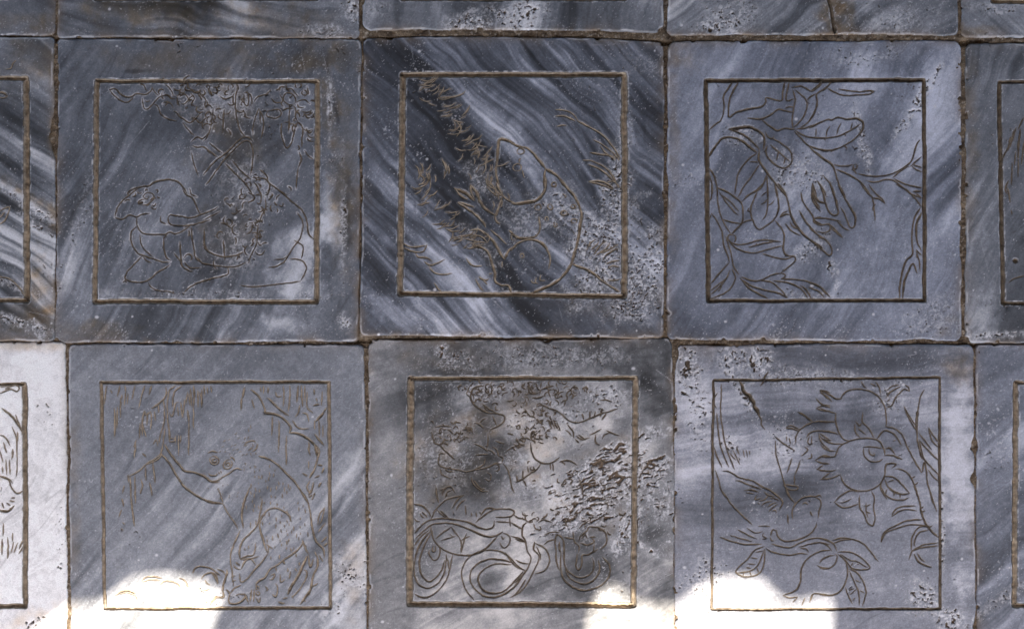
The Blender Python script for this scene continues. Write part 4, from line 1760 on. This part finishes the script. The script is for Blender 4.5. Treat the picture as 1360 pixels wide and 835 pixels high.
SLABS = [  # every entry is one engraved slab of the paved floor
 dict(name='carved_plaque', seed=101, draw='peony', wscale=0.82, damp_cuts=True, r=5, q=[(77, 53), (478, 54), (475, 452), (75, 453)], tilt=(0.2, 0.2, 0.1),
      label='dark grey marble slab engraved with a peony, crossed ribbons and hanging blossoms',
      frame=[(128.5, 107.7), (421.7, 108.6), (420.6, 401.3), (126.2, 400.3)], fw=(4.8, 6.2, 5.6, 6.0),
      extra={'engraved_foliage': peony_leafage},
      stone=dict(base=0.142, thinlip=1.0, angle=62, broad=0.22, streak=0.20, hair=0.08, cloud=0.16, speck=0.75, soak=0.9, lip=0.85,
                 tint=(0.99, 1.0, 1.02),
                 blobs=[(398, 350, 36, 64, 80, 1.25), (440, 290, 13, 60, 8, 1.0), (250, 330, 130, 60, 60, -0.12), (300, 200, 60, 70, 80, -0.32), (310, 320, 40, 60, 80, -0.40),
                        (95, 200, 30, 90, 70, -0.25), (430, 75, 50, 20, 0, -0.35), (395, 130, 30, 25, 0, 0.35), (440, 90, 12, 40, 80, 0.3), (100, 350, 25, 60, 75, 0.30), (385, 430, 30, 20, 20, 0.95), (190, 210, 45, 70, 62, 0.22),
                        (460, 280, 6, 60, 0, -0.4), (455, 430, 25, 25, 0, -0.2), (180, 95, 14, 3, 0, -0.8)],
                 veins=[(455, 235, -62, 4, -0.7, 36), (464, 285, 88, 4, -0.7, 34), (450, 345, 58, 4, -0.7, 44), (441, 120, -82, 2.2, -0.9, 55)],
                 stains=[(250, 80, 140, 22, 0, 0.6), (300, 170, 60, 60, 0, 0.7), (305, 300, 50, 50, 0, 0.5), (120, 440, 60, 14, 0, 0.8), (455, 250, 16, 100, 0, 0.9), (435, 130, 14, 60, 0, 0.7), (420, 80, 60, 22, 0, 0.8)],
                 erosion=[(300, 140, 60, 24, 0, 0.20, 3.0, 2.6), (325, 240, 36, 40, 0, 0.26, 3.0, 3.0), (315, 330, 34, 36, 0, 0.24, 3.0, 3.0), (438, 130, 3.5, 46, 0, 0.5, 3, 6), (456, 290, 5, 80, 0, 0.34, 3, 5), (250, 392, 120, 8, 0, 0.22, 3, 3), (460, 432, 14, 14, 0, .5, 3, 3), (400, 392, 30, 6, 0, .34, 3, 3), (95, 330, 10, 90, 75, 0.2, 2.6, 2.6)])),
 dict(name='carved_plaque', seed=202, draw='gourd', wscale=1.2, r=6, q=[(484, 53), (880, 57), (880, 447), (480, 443)], bow=(-5, 0, 0, 0), tilt=(0.5, 0.0, 0.4),
      label='blue black streaked marble slab engraved with a large spotted gourd and vine leaves',
      frame=[(535.2, 99.8), (829.2, 99.0), (829.3, 393.3), (531.5, 389.8)], fw=(6.2, 7.4, 6.0, 7.2),
      extra={'engraved_pine_frond': gourd_needles},
      stone=dict(base=0.092, thinlip=0.4, angle=-46, contrast=1.45, broad=0.38, streak=0.34, hair=0.20, cloud=0.14, speck=0.7, soak=0.8, warp=10, lip=0.7, tint=(0.97, 0.99, 1.06),
                 blobs=[(520, 415, 60, 16, -38, 1.25), (500, 330, 40, 20, -45, 0.5), (800, 330, 60, 70, 80, 0.55), (720, 330, 50, 26, -45, 0.45), (870, 400, 30, 60, 80, 0.35), (560, 150, 60, 30, -45, -0.2), (665, 165, 90, 24, -45, 0.65), (780, 140, 80, 40, -40, -0.15), (590, 240, 90, 11, -48, 0.6), (600, 370, 90, 16, -42, 0.6), (850, 90, 40, 30, -45, -0.35), (540, 75, 70, 14, -30, -0.3), (690, 230, 30, 40, -45, 0.3)],
                 veins=[(655, 345, -52, 11, -1.6, 130), (702, 415, -42, 8, -1.4, 60), (605, 170, -52, 17, -1.2, 110), (575, 290, -46, 13, -1.2, 90), (650, 250, -52, 9, -0.9, 60), (500, 250, -55, 10, -0.5, 80), (600, 330, -45, 4, 0.7, 90), (545, 250, -50, 4, 0.6, 80), (860, 200, -50, 8, -0.6, 60), (560, 420, -38, 3, 0.6, 70), (640, 425, -40, 4, -0.5, 60)],
                 stains=[(800, 395, 60, 30, 0, 0.4)],
                 erosion=[(800, 330, 66, 50, 70, 0.52, 2.4, 2.4), (750, 280, 40, 30, -45, 0.40, 2.6, 2.6), (855, 370, 28, 64, 70, 0.48, 2.4, 2.4), (815, 250, 22, 60, 80, 0.48, 2.6, 3), (700, 300, 40, 24, -45, 0.24, 2.6, 2.6), (640, 240, 36, 16, -45, 0.30, 3, 2.4), (630, 320, 34, 12, -45, 0.30, 3, 2.4), (862, 90, 16, 30, 60, 0.20, 2.4, 2.4), (840, 410, 40, 22, 0, 0.42, 2.8, 2.8), (830, 175, 10, 70, 90, .35, 2.6, 2.6)])),
 dict(name='carved_plaque', seed=303, draw='citron', wscale=0.84, damp=True, r=10, q=[(889, 57), (1276, 55), (1276, 452), (887, 450)], tilt=(0.1, -0.2, 0.2),
      label='blue grey marble slab engraved with a leafy branch and a many fingered citron fruit',
      frame=[(937.6, 107.2), (1227.8, 106.2), (1228.2, 399.0), (940.6, 399.2)], fw=(4.8, 4.6, 4.2, 5.4),
      stone=dict(base=0.205, angle=60, broad=0.26, streak=0.17, hair=0.06, cloud=0.10, speck=0.75, soak=0.7, lip=0.35, tint=(0.96, 0.99, 1.09),
                 blobs=[(1040, 220, 60, 60, 60, -0.40), (1160, 180, 80, 22, 60, -0.35), (1100, 310, 60, 20, 60, -0.25), (1200, 330, 60, 40, 60, 0.20), (920, 260, 30, 120, 80, 0.12), (1150, 130, 20, 70, 0, 0.12), (1000, 370, 40, 40, 50, -0.25), (1130, 380, 40, 70, 60, 0.22), (1150, 270, 16, 50, 40, 0.35), (1210, 75, 60, 20, 0, -0.15), (1010, 420, 70, 22, 0, -0.1), (1180, 80, 50, 25, 30, -0.2), (960, 80, 60, 18, 10, 0.15)],
                 veins=[(1160, 240, 62, 9, -0.35, 110), (1200, 170, 62, 6, 0.35, 100), (1120, 360, 60, 8, 0.25, 80), (1050, 420, 70, 6, -0.25, 50), (1085, 420, 70, 5, -0.2, 50)],
                 stains=[(900, 70, 30, 30, 0, 0.6), (1265, 440, 30, 16, 0, 0.7), (895, 200, 8, 140, 0, 0.4)],
                 erosion=[(1060, 230, 42, 38, 0, 0.36, 2.8, 2.8), (1146, 190, 8, 55, 12, 0.44, 2.6, 3.4), (1106, 358, 13, 14, 30, 0.48, 4, 5), (1112, 378, 7, 14, -20, 0.48, 3, 5), (1150, 75, 60, 14, 0, 0.22, 2.6, 2.6), (1235, 110, 42, 7, 58, 0.62, 3.4, 3), (1205, 160, 40, 8, 55, 0.48, 3.2, 3), (1240, 420, 40, 30, 0, 0.22, 2.4, 2.4), (1075, 330, 40, 16, 40, 0.30, 2.6, 2.6), (985, 180, 30, 14, 0, 0.36, 3, 3), (1080, 395, 40, 8, 0, .36, 3, 3)])),
 dict(name='carved_plaque', seed=404, draw='monkey', wscale=1.02, r=6, q=[(92, 458), (482, 459), (486, 858), (95, 858)], tilt=(0.0, 0.1, 0.0),
      label='smooth pale grey marble slab engraved with a seated monkey reaching for a willow branch',
      frame=[(134.4, 507.8), (436.6, 506.9), (438.8, 806.6), (138.8, 808.0)], fw=(3.7, 4.0, 3.6, 4.0),
      extra={'engraved_fur': monkey_fur},
      stone=dict(base=0.235, angle=49, warp=5, broad=0.16, streak=0.12, hair=0.06, cloud=0.06, speck=0.35, soak=0.4, lip=0.25,
                 blobs=[(280, 480, 200, 36, 0, -0.30), (180, 560, 80, 50, 48, -0.16), (468, 760, 70, 26, 58, 0.95), (450, 640, 80, 14, 55, 0.35), (330, 730, 90, 30, 50, -0.10), (300, 590, 60, 20, 45, 0.25), (240, 700, 120, 40, 48, 0.05), (460, 820, 40, 30, 45, 0.5)],
                 veins=[(180, 600, 58, 3, -0.35, 60), (270, 690, 50, 4, -0.3, 90), (455, 660, 52, 4, -0.75, 70), (470, 740, 50, 4, -0.8, 60), (440, 790, 50, 3, -0.6, 50), (430, 700, 50, 5, 0.45, 120), (460, 800, 48, 5, 0.5, 70), (330, 590, 50, 6, 0.25, 110), (480, 600, 55, 5, 0.4, 60), (250, 560, 50, 6, -0.2, 60)],
                 stains=[(470, 770, 20, 60, 0, 0.5), (100, 700, 8, 160, 0, 0.4)],
                 erosion=[(450, 800, 26, 14, 48, 0.42, 3.4, 2.6), (470, 770, 16, 50, 48, 0.36, 3, 2.4), (300, 790, 50, 14, 0, .30, 2.6, 2.6)])),
 dict(name='carved_plaque', seed=505, draw='dragon', wscale=1.0, damp_cuts=True, r=9, q=[(490, 452), (892, 451), (895, 858), (491, 858)], tilt=(-0.1, 0.0, 0.1),
      label='mottled eroded marble slab engraved with a dragon head above curling scroll coils',
      frame=[(545.6, 502.6), (844.3, 501.8), (841.5, 803.2), (543.7, 801.6)], fw=(5.0, 6.8, 6.8, 8.2),
      extra={'engraved_foliage': dragon_scales},
      stone=dict(pitcol=0.75, thinlip=0.35, base=0.20, angle=24, broad=0.14, streak=0.10, hair=0.06, cloud=0.46, speck=0.75, soak=0.8, freq=0.9, lip=0.55,
                 tint=(1.05, 1.0, 0.93),
                 blobs=[(800, 475, 110, 24, -14, -0.85), (860, 520, 50, 24, -20, -0.9), (640, 540, 80, 40, 0, -0.34), (600, 620, 60, 50, 20, -0.38), (690, 660, 60, 30, 0, -0.25), (745, 590, 70, 18, 25, 0.62), (660, 640, 28, 24, 0, 0.85), (560, 560, 10, 50, 90, 0.5), (800, 550, 70, 14, 22, 0.45), (860, 590, 40, 18, 30, 0.7), (520, 600, 30, 140, 80, 0.10), (700, 475, 70, 16, 0, -0.6), (520, 500, 24, 40, 80, 0.35), (730, 560, 40, 20, 0, .3), (640, 760, 120, 40, 0, -0.08), (870, 760, 26, 80, 80, -0.25)],
                 veins=[(870, 560, 30, 6, 0.6, 60), (840, 500, -28, 8, -0.5, 70), (860, 760, 50, 5, -0.4, 50), (760, 590, 24, 5, 0.45, 80)],
                 stains=[(610, 610, 70, 60, 0, 0.7), (600, 480, 60, 24, 0, 0.5), (690, 560, 60, 60, 0, 0.5), (810, 650, 64, 46, 24, 0.7), (800, 600, 60, 16, 24, 0.5)],
                 erosion=[(800, 650, 84, 46, 24, 0.74, 11, 2.9), (810, 606, 74, 17, 24, 0.86, 14, 3.6), (838, 690, 24, 60, 80, 0.70, 9, 3.0), (765, 685, 66, 24, 12, 0.52, 8, 2.7), (866, 645, 40, 46, 24, 0.58, 9, 2.6), (720, 560, 56, 34, 0, 0.34, 3.4, 3), (650, 520, 60, 16, 0, 0.36, 3.2, 3), (600, 480, 44, 16, 0, 0.36, 3.2, 3.2), (585, 466, 12, 9, 40, 0.85, 5, 5), (800, 525, 50, 22, 0, 0.38, 3, 3), (690, 610, 40, 16, 10, 0.28, 3, 3), (600, 600, 56, 44, 0, 0.24, 3, 3), (740, 475, 120, 16, 0, .24, 2.6, 2.6), (715, 645, 60, 22, 0, .34, 6, 3), (845, 720, 6, 30, 60, .8, 8, 4)])),
 dict(name='carved_plaque', seed=606, draw='pomegranate', damp=True, wscale=0.82, extra={'crack': [(4.2, np.array([[982, 506], [986, 512], [987, 518], [991, 523], [996, 525], [997, 529], [1001, 534], [1002, 540], [1006, 545], [1008, 551]], float)), (1.8, np.array([[1007, 549], [1011, 557], [1011, 563], [1016, 570]], float)), (2.6, np.array([[1020, 494], [1016, 500], [1015, 505], [1010, 512]], float))]}, r=7, q=[(899, 458), (1292, 459), (1294, 858), (897, 858)], tilt=(0.1, 0.2, 0.0),
      label='pale grey marble slab engraved with a perched bird among pomegranates and bamboo',
      frame=[(947.4, 505.0), (1247.6, 500.8), (1248.7, 808.2), (945.4, 808.6)], fw=(2.9, 3.0, 3.0, 2.8),
      stone=dict(base=0.235, angle=4, broad=0.24, streak=0.13, hair=0.07, cloud=0.14, speck=0.65, soak=0.6, lip=0.2, tint=(0.99, 0.985, 1.03),
                 blobs=[(1040, 610, 120, 60, 20, -0.45), (1240, 560, 40, 120, 80, 0.38), (1275, 620, 20, 170, 90, 0.85), (920, 560, 26, 110, 80, 0.30), (1150, 560, 60, 40, 0, -0.18), (980, 540, 60, 34, -40, 0.25), (1180, 480, 70, 16, 0, -0.3), (1050, 480, 90, 16, 0, -0.1), (1150, 740, 90, 60, 0, 0.12), (1040, 700, 20, 60, 80, -0.2), (1100, 620, 60, 50, 0, -0.15)],
                 stains=[(915, 470, 30, 30, 0, 0.5), (1270, 480, 26, 26, 0, 0.6)],
                 erosion=[(915, 485, 26, 42, 0, 0.66, 5.5, 5.5), (975, 475, 40, 18, 0, 0.50, 3, 5), (1010, 480, 16, 24, 0, 0.62, 4.5, 6), (985, 520, 34, 8, -58, 0.62, 5, 3.4), (1225, 790, 26, 22, 0, 0.50, 3.4, 3.4), (1265, 822, 24, 18, 0, 0.60, 4, 4), (945, 770, 36, 30, 0, 0.36, 2.6, 2.6), (930, 540, 20, 50, 0, .40, 3, 3), (1060, 500, 100, 14, 0, .30, 2.6, 2.6), (968, 590, 14, 12, 0, .5, 4, 4), (1250, 700, 6, 80, 0, .45, 3, 3), (1050, 590, 40, 22, 0, .28, 2.6, 2.6), (1180, 530, 30, 22, 0, .3, 2.8, 2.8)])),
 dict(name='carved_plaque', seed=707, draw='striped', r=6, q=[(-330, 50), (70, 51), (72, 452), (-330, 452)], tilt=(0.0, 0.2, 0.1),
      label='blue and tan banded marble slab with a broken edge, left of the peony slab',
      frame=[(-280, 106), (34.6, 103.8), (36.0, 398.6), (-280, 402)], fw=(5.2, 7.4, 5.0, 7.4),
      stone=dict(base=0.17, angle=-33, broad=0.50, streak=0.42, hair=0.14, cloud=0.12, speck=0.6, soak=0.8, warp=9, freq=1.1,
                 blobs=[(20, 80, 70, 26, 0, -0.3), (10, 60, 60, 16, 0, -0.2)],
                 veins=[(40, 260, -33, 10, 0.95, 120), (20, 215, -33, 6, -0.8, 120), (45, 290, -33, 7, -0.6, 120), (20, 185, -33, 6, 0.5, 120), (50, 240, -33, 5, -0.8, 100), (20, 150, -33, 8, -0.5, 100)],
                 stains=[(50, 268, 60, 9, -33, 1.0), (30, 430, 60, 40, 0, 0.9), (40, 90, 50, 40, 0, 0.6), (55, 400, 20, 60, 0, 0.8)],
                 erosion=[(40, 275, 50, 8, -33, 0.5, 4, 3), (30, 430, 50, 8, -20, 0.55, 4, 3), (20, 380, 40, 8, -30, 0.5, 4, 3), (50, 300, 40, 6, -33, .45, 4, 3)])),
 dict(name='carved_plaque', seed=808, draw='pine', damp=True, r=9, q=[(1284, 59), (1690, 59), (1690, 453), (1285, 453)], tilt=(0.1, 0.0, 0.2),
      label='dull blue grey marble slab engraved with pine needles, right of the citron slab',
      frame=[(1327.3, 109.0), (1640, 109), (1640, 402), (1332.0, 402.6)], fw=(3.6, 5, 4.0, 5.0),
      stone=dict(base=0.15, angle=64, broad=0.28, streak=0.20, hair=0.06, cloud=0.1, speck=0.45, soak=0.5,
                 blobs=[(1305, 420, 30, 40, 80, 0.8), (1350, 300, 30, 30, 60, -0.2), (1300, 90, 24, 30, 0, 0.2), (1345, 420, 30, 24, 0, -0.3), (1330, 80, 40, 16, 0, -0.35), (1290, 200, 10, 140, 90, 0.1)],
                 veins=[(1315, 270, 68, 8, 0.35, 130), (1350, 370, 60, 10, -0.4, 80)],
                 stains=[(1290, 150, 10, 160, 0, 0.6)],
                 erosion=[(1325, 445, 50, 6, 5, 0.55, 4, 3)])),
 dict(name='carved_plaque', seed=909, draw='white', r=5, q=[(-318, 456), (85, 455), (88, 858), (-318, 858)], tilt=(0.1, 0.0, 0.0),
      label='white marble slab engraved with drooping leaves and grass, brightest of the pavement',
      frame=[(-270, 509), (32.8, 509.6), (33.8, 804.5), (-270, 804)], fw=(3.4, 6.2, 5.4, 6.0), category='carved slab',
      stone=dict(grit=0.35, base=0.82, angle=50, broad=0.025, streak=0.02, hair=0.012, cloud=0.03, speck=0.15, soak=0.45, max=0.86, lip=0.2, pale=1.3, tint=(1.03, 1.0, 0.95),
                 blobs=[(60, 460, 70, 10, 0, -0.12)],
                 stains=[(60, 820, 60, 14, 15, 0.5), (40, 460, 60, 8, 0, 0.5)],
                 erosion=[(40, 830, 40, 6, 25, 0.55, 3.4, 3), (80, 720, 6, 60, 0, 0.35, 3, 3)])),
 dict(name='carved_plaque', seed=1010, r=6, q=[(1297, 459), (1700, 459), (1700, 858), (1299, 858)], tilt=(0.0, 0.1, 0.0),
      label='blue grey slab with slanting dark streaks and empty frame, beside the bird slab',
      frame=[(1349.5, 508.2), (1650, 508), (1650, 803), (1347.5, 803.2)], fw=(3.8, 6, 5.0, 6.4),
      stone=dict(base=0.185, angle=33, broad=0.32, streak=0.25, hair=0.07, cloud=0.1, speck=0.7, soak=0.6, tint=(0.97, 0.99, 1.06),
                 blobs=[(1320, 490, 40, 26, 30, -0.3)],
                 veins=[(1330, 745, 32, 9, -0.85, 80), (1320, 812, 34, 7, -0.85, 80), (1330, 590, 33, 8, 0.45, 80), (1345, 835, 34, 5, -0.5, 60), (1320, 660, 30, 14, -0.2, 60), (1320, 780, 33, 6, 0.4, 80)],
                 stains=[], erosion=[(1325, 800, 50, 10, 33, 0.25, 2.6, 2.4)])),
 # the row above: only lower margins in the picture
 dict(name='carved_plaque', seed=1111, r=8, q=[(-330, -352), (71, -352), (71, 46), (-330, 46)], tilt=(0, 0, 0),
      label='blue grey slab edge in the row above the banded slab',
      frame=[(-280, -300), (22, -300), (22, -3.5), (-280, -3.5)], fw=(5, 6, 5, 6),
      stone=dict(base=0.15, angle=-25, broad=0.3, streak=0.25, cloud=0.15, speck=0.4, soak=0.8, stains=[(40, 30, 60, 14, 0, 0.8)], erosion=[])),
 dict(name='carved_plaque', seed=1212, r=6, q=[(78, -352), (475, -352), (475, 49), (77, 48)], tilt=(0.2, 0, 0),
      label='grey slab edge with a brown smear in the row above the peony slab',
      frame=[(127, -300), (421, -300), (421, -1.6), (127, -1.6)], fw=(5, 6, 4.4, 6),
      stone=dict(base=0.15, angle=-12, broad=0.30, streak=0.16, cloud=0.25, speck=0.45, soak=0.8,
                 blobs=[(245, 10, 50, 34, 0, -0.75), (150, 20, 60, 24, -12, -0.25), (310, 20, 40, 30, 60, 0.45), (220, 42, 50, 12, 10, 0.35), (110, 20, 30, 30, 0, 0.15)],
                 stains=[(220, 12, 110, 30, 0, 1.0), (380, 30, 90, 26, 0, 0.6)],
                 erosion=[(466, 15, 18, 22, 0, 0.62, 4, 4), (430, 40, 40, 12, 0, 0.4, 3, 3)])),
 dict(name='carved_plaque', seed=1313, r=12, q=[(484, -352), (880, -352), (880, 42), (482, 40)], bow=(0, 0, 3, 0), tilt=(0.3, 0, 0),
      label='dark slab edge with a pitted whitish patch in the row above the gourd slab',
      frame=[(535, -300), (822, -300), (830, -1.2), (535, -1.2)], fw=(5, 6, 4.6, 6),
      stone=dict(base=0.16, angle=75, broad=0.30, streak=0.15, cloud=0.2, speck=0.5, soak=0.8,
                 blobs=[(630, 15, 44, 36, 0, -0.95), (700, 15, 36, 30, 0, 0.55), (528, 12, 7, 40, 0, -0.6), (800, 15, 60, 26, 0, 0.0), (757, 15, 12, 30, 0, -0.5)],
                 erosion=[(690, 22, 44, 28, 0, 0.62, 3.2, 3.2), (620, 30, 46, 16, 0, 0.58, 3, 3), (500, 10, 30, 26, 0, 0.2, 3, 3)])),
 dict(name='carved_plaque', seed=1414, r=6, q=[(889, -352), (1271, -352), (1271, 46), (888, 45)], tilt=(0.1, 0, 0),
      label='grey slab edge split by a dark crack in the row above the citron slab',
      frame=[(940, -300), (1220, -300), (1226, -4), (940, -4)], fw=(5, 6, 5, 6),
      extra={'crack': [(5.0, np.array([[1100, -40], [1098, -10], [1103, 8], [1106, 26], [1109, 45]], float))]},
      stone=dict(base=0.165, angle=35, broad=0.22, streak=0.16, cloud=0.24, speck=0.7, soak=0.9,
                 blobs=[(1180, 10, 60, 26, 20, -0.35), (960, 30, 60, 30, 0, 0.25), (1050, 15, 40, 30, 0, 0.1)],
                 stains=[(1120, 30, 26, 26, 0, 1.0), (1105, 10, 14, 50, 0, 1.0)],
                 erosion=[(955, 38, 30, 11, 0, 0.72, 5, 5), (975, 22, 40, 18, 0, 0.35, 3, 3), (1190, 25, 60, 20, 0, .28, 2.6, 2.6)])),
 dict(name='carved_plaque', seed=1515, r=8, q=[(1278, -352), (1690, -352), (1690, 50), (1278, 49)], tilt=(0.1, 0, 0),
      label='blue grey slab edge in the row above the pine needle slab',
      frame=[(1319, -300), (1640, -300), (1640, 2.6), (1319, 2.0)], fw=(5, 6, 5.6, 6),
      stone=dict(base=0.185, angle=-40, broad=0.2, streak=0.18, cloud=0.12, speck=0.5, soak=0.8, stains=[(1290, 42, 50, 10, 0, 0.9)], erosion=[(1320, 12, 40, 10, 0, .3, 2.6, 2.6)])),
]
t_start = time.time()
for sl in SLABS:
    build_slab(sl)
print("slabs built in %.1f s" % (time.time() - t_start))

# ---------------------------------------------------------------- mortar in the joints
def build_mortar():
    xs = axis(-340, 1705, LOX, HIX, 1.25, 12); ys = axis(-360, 866, LOY, HIY, 1.25, 12)
    X, Y = np.meshgrid(xs, ys); X = X.astype(np.float32); Y = Y.astype(np.float32)
    best = np.full(X.shape, -1e3, np.float32); gap = np.zeros_like(X)
    for sl in SLABS:
        q = np.array(sl['q'], float); (ax, ay), (bx, by) = q.min(0) - 30, q.max(0) + 30
        i0, i1 = np.searchsorted(xs, [ax, bx]); j0, j1 = np.searchsorted(ys, [ay, by])
        if i1 <= i0 or j1 <= j0:
            continue
        m, D = outline(X[j0:j1, i0:i1], Y[j0:j1, i0:i1], sl)
        b = best[j0:j1, i0:i1]; np.maximum(b, m, out=b)
        g = gap[j0:j1, i0:i1]; np.maximum(g, sstep(-3.6, -1.4, D[0]) * sstep(4, -1, D[0] * 0 + m) * (D[0] < 3) , out=g)
    Z = -2.1 + 1.0 * fbm(X / 16, Y / 16, 5, 3) + 0.8 * fbm(X / 4.2, Y / 4.2, 6, 3) + 0.45 * vnoise(X / 1.8, Y / 1.8, 7)
    Z = Z - 3.6 * gap * sstep(-0.9, 0.0, fbm(X / 45, Y / 45, 9, 2))
    Z = np.minimum(Z, 0.4)
    k = np.clip(0.5 + 0.55 * fbm(X / 9, Y / 9, 12, 4), 0, 1)[..., None]
    C = np.array([0.060, 0.043, 0.030]) * (1 - k) + np.array([0.185, 0.143, 0.10]) * k
    r = sstep(0.45, 0.9, fbm(X / 3.2, Y / 3.2, 14, 2))[..., None]
    C = C * (1 - 0.5 * r) + 0.5 * r * np.array([0.40, 0.36, 0.31])
    cols = np.concatenate([C, np.ones_like(k)], 2)
    me = grid_mesh("mortar_joints", X, Y, Z, best < 4.0, cols)
    o = link("mortar_joints", me, MORTAR)
    o['kind'] = 'structure'
build_mortar()

# ---------------------------------------------------------------- ground under and around the pavement
def plate(name, pts, z0, z1, mat):
    me = bpy.data.meshes.new(name)
    n = len(pts)
    v = [(x, y, z1) for x, y in pts] + [(x, y, z0) for x, y in pts]
    f = [tuple(range(n)), tuple(range(2 * n - 1, n - 1, -1))] + [(i, n + i, n + (i + 1) % n, (i + 1) % n) for i in range(n)]
    me.from_pydata(v, [], f); me.update()
    return link(name, me, mat)

g = plate("ground", [(-40, -40), (40, -40), (40, 40), (-40, 40)], -0.2, -0.0075, GROUND)
g['kind'] = 'structure'

# ---------------------------------------------------------------- added unseen roof: its edge is shaped to cast the shade and sun patches
ROOF_H = 1.42
def eave_point(px, py):
    return ((px - CX) * S, (CY - py) * S - ROOF_H / math.tan(math.radians(SUN_EL)))
# where the sun reaches up over the pavement (image pixels)
lit = [(-900, 930), (-520, 925), (-500, 850), (-380, 846), (-360, 905), (-120, 900), (-40, 880), (0, 878), (40, 848), (66, 826), (90, 807), (140, 800), (158, 786), (172, 774), (190, 768), (215, 765), (240, 767), (268, 773), (286, 785), (300, 803),
       (296, 818), (286, 830), (280, 850), (300, 905), (520, 925), (760, 900), (781, 840), (784, 815), (792, 796), (803, 783), (814, 780), (826, 785), (840, 799), (858, 804), (890, 806), (910, 798), (928, 784), (948, 773), (970, 768),
       (995, 767), (1012, 773), (1026, 786), (1038, 797), (1056, 800), (1085, 796), (1107, 796), (1104, 835), (1112, 905), (1300, 925), (1420, 900), (1440, 830), (1540, 822), (1560, 905), (1900, 930)]
edge = [eave_point(x, y) for x, y in lit]
x_l, x_r = edge[0][0], edge[-1][0]
roof = plate("pavilion_roof", [(-3.2, edge[0][1])] + edge + [(3.2, edge[-1][1]), (3.2, 3.2), (-3.2, 3.2)], ROOF_H, ROOF_H + 0.02, TIMBER)
roof['kind'] = 'structure'
for x in (-3.0, 3.0):
    for y in (-1.3, 3.0):
        p = plate("roof_post", [(x - .06, y - .06), (x + .06, y - .06), (x + .06, y + .06), (x - .06, y + .06)], -0.01, ROOF_H, TIMBER)  # posts added to carry the unseen shade roof
        p.parent = roof
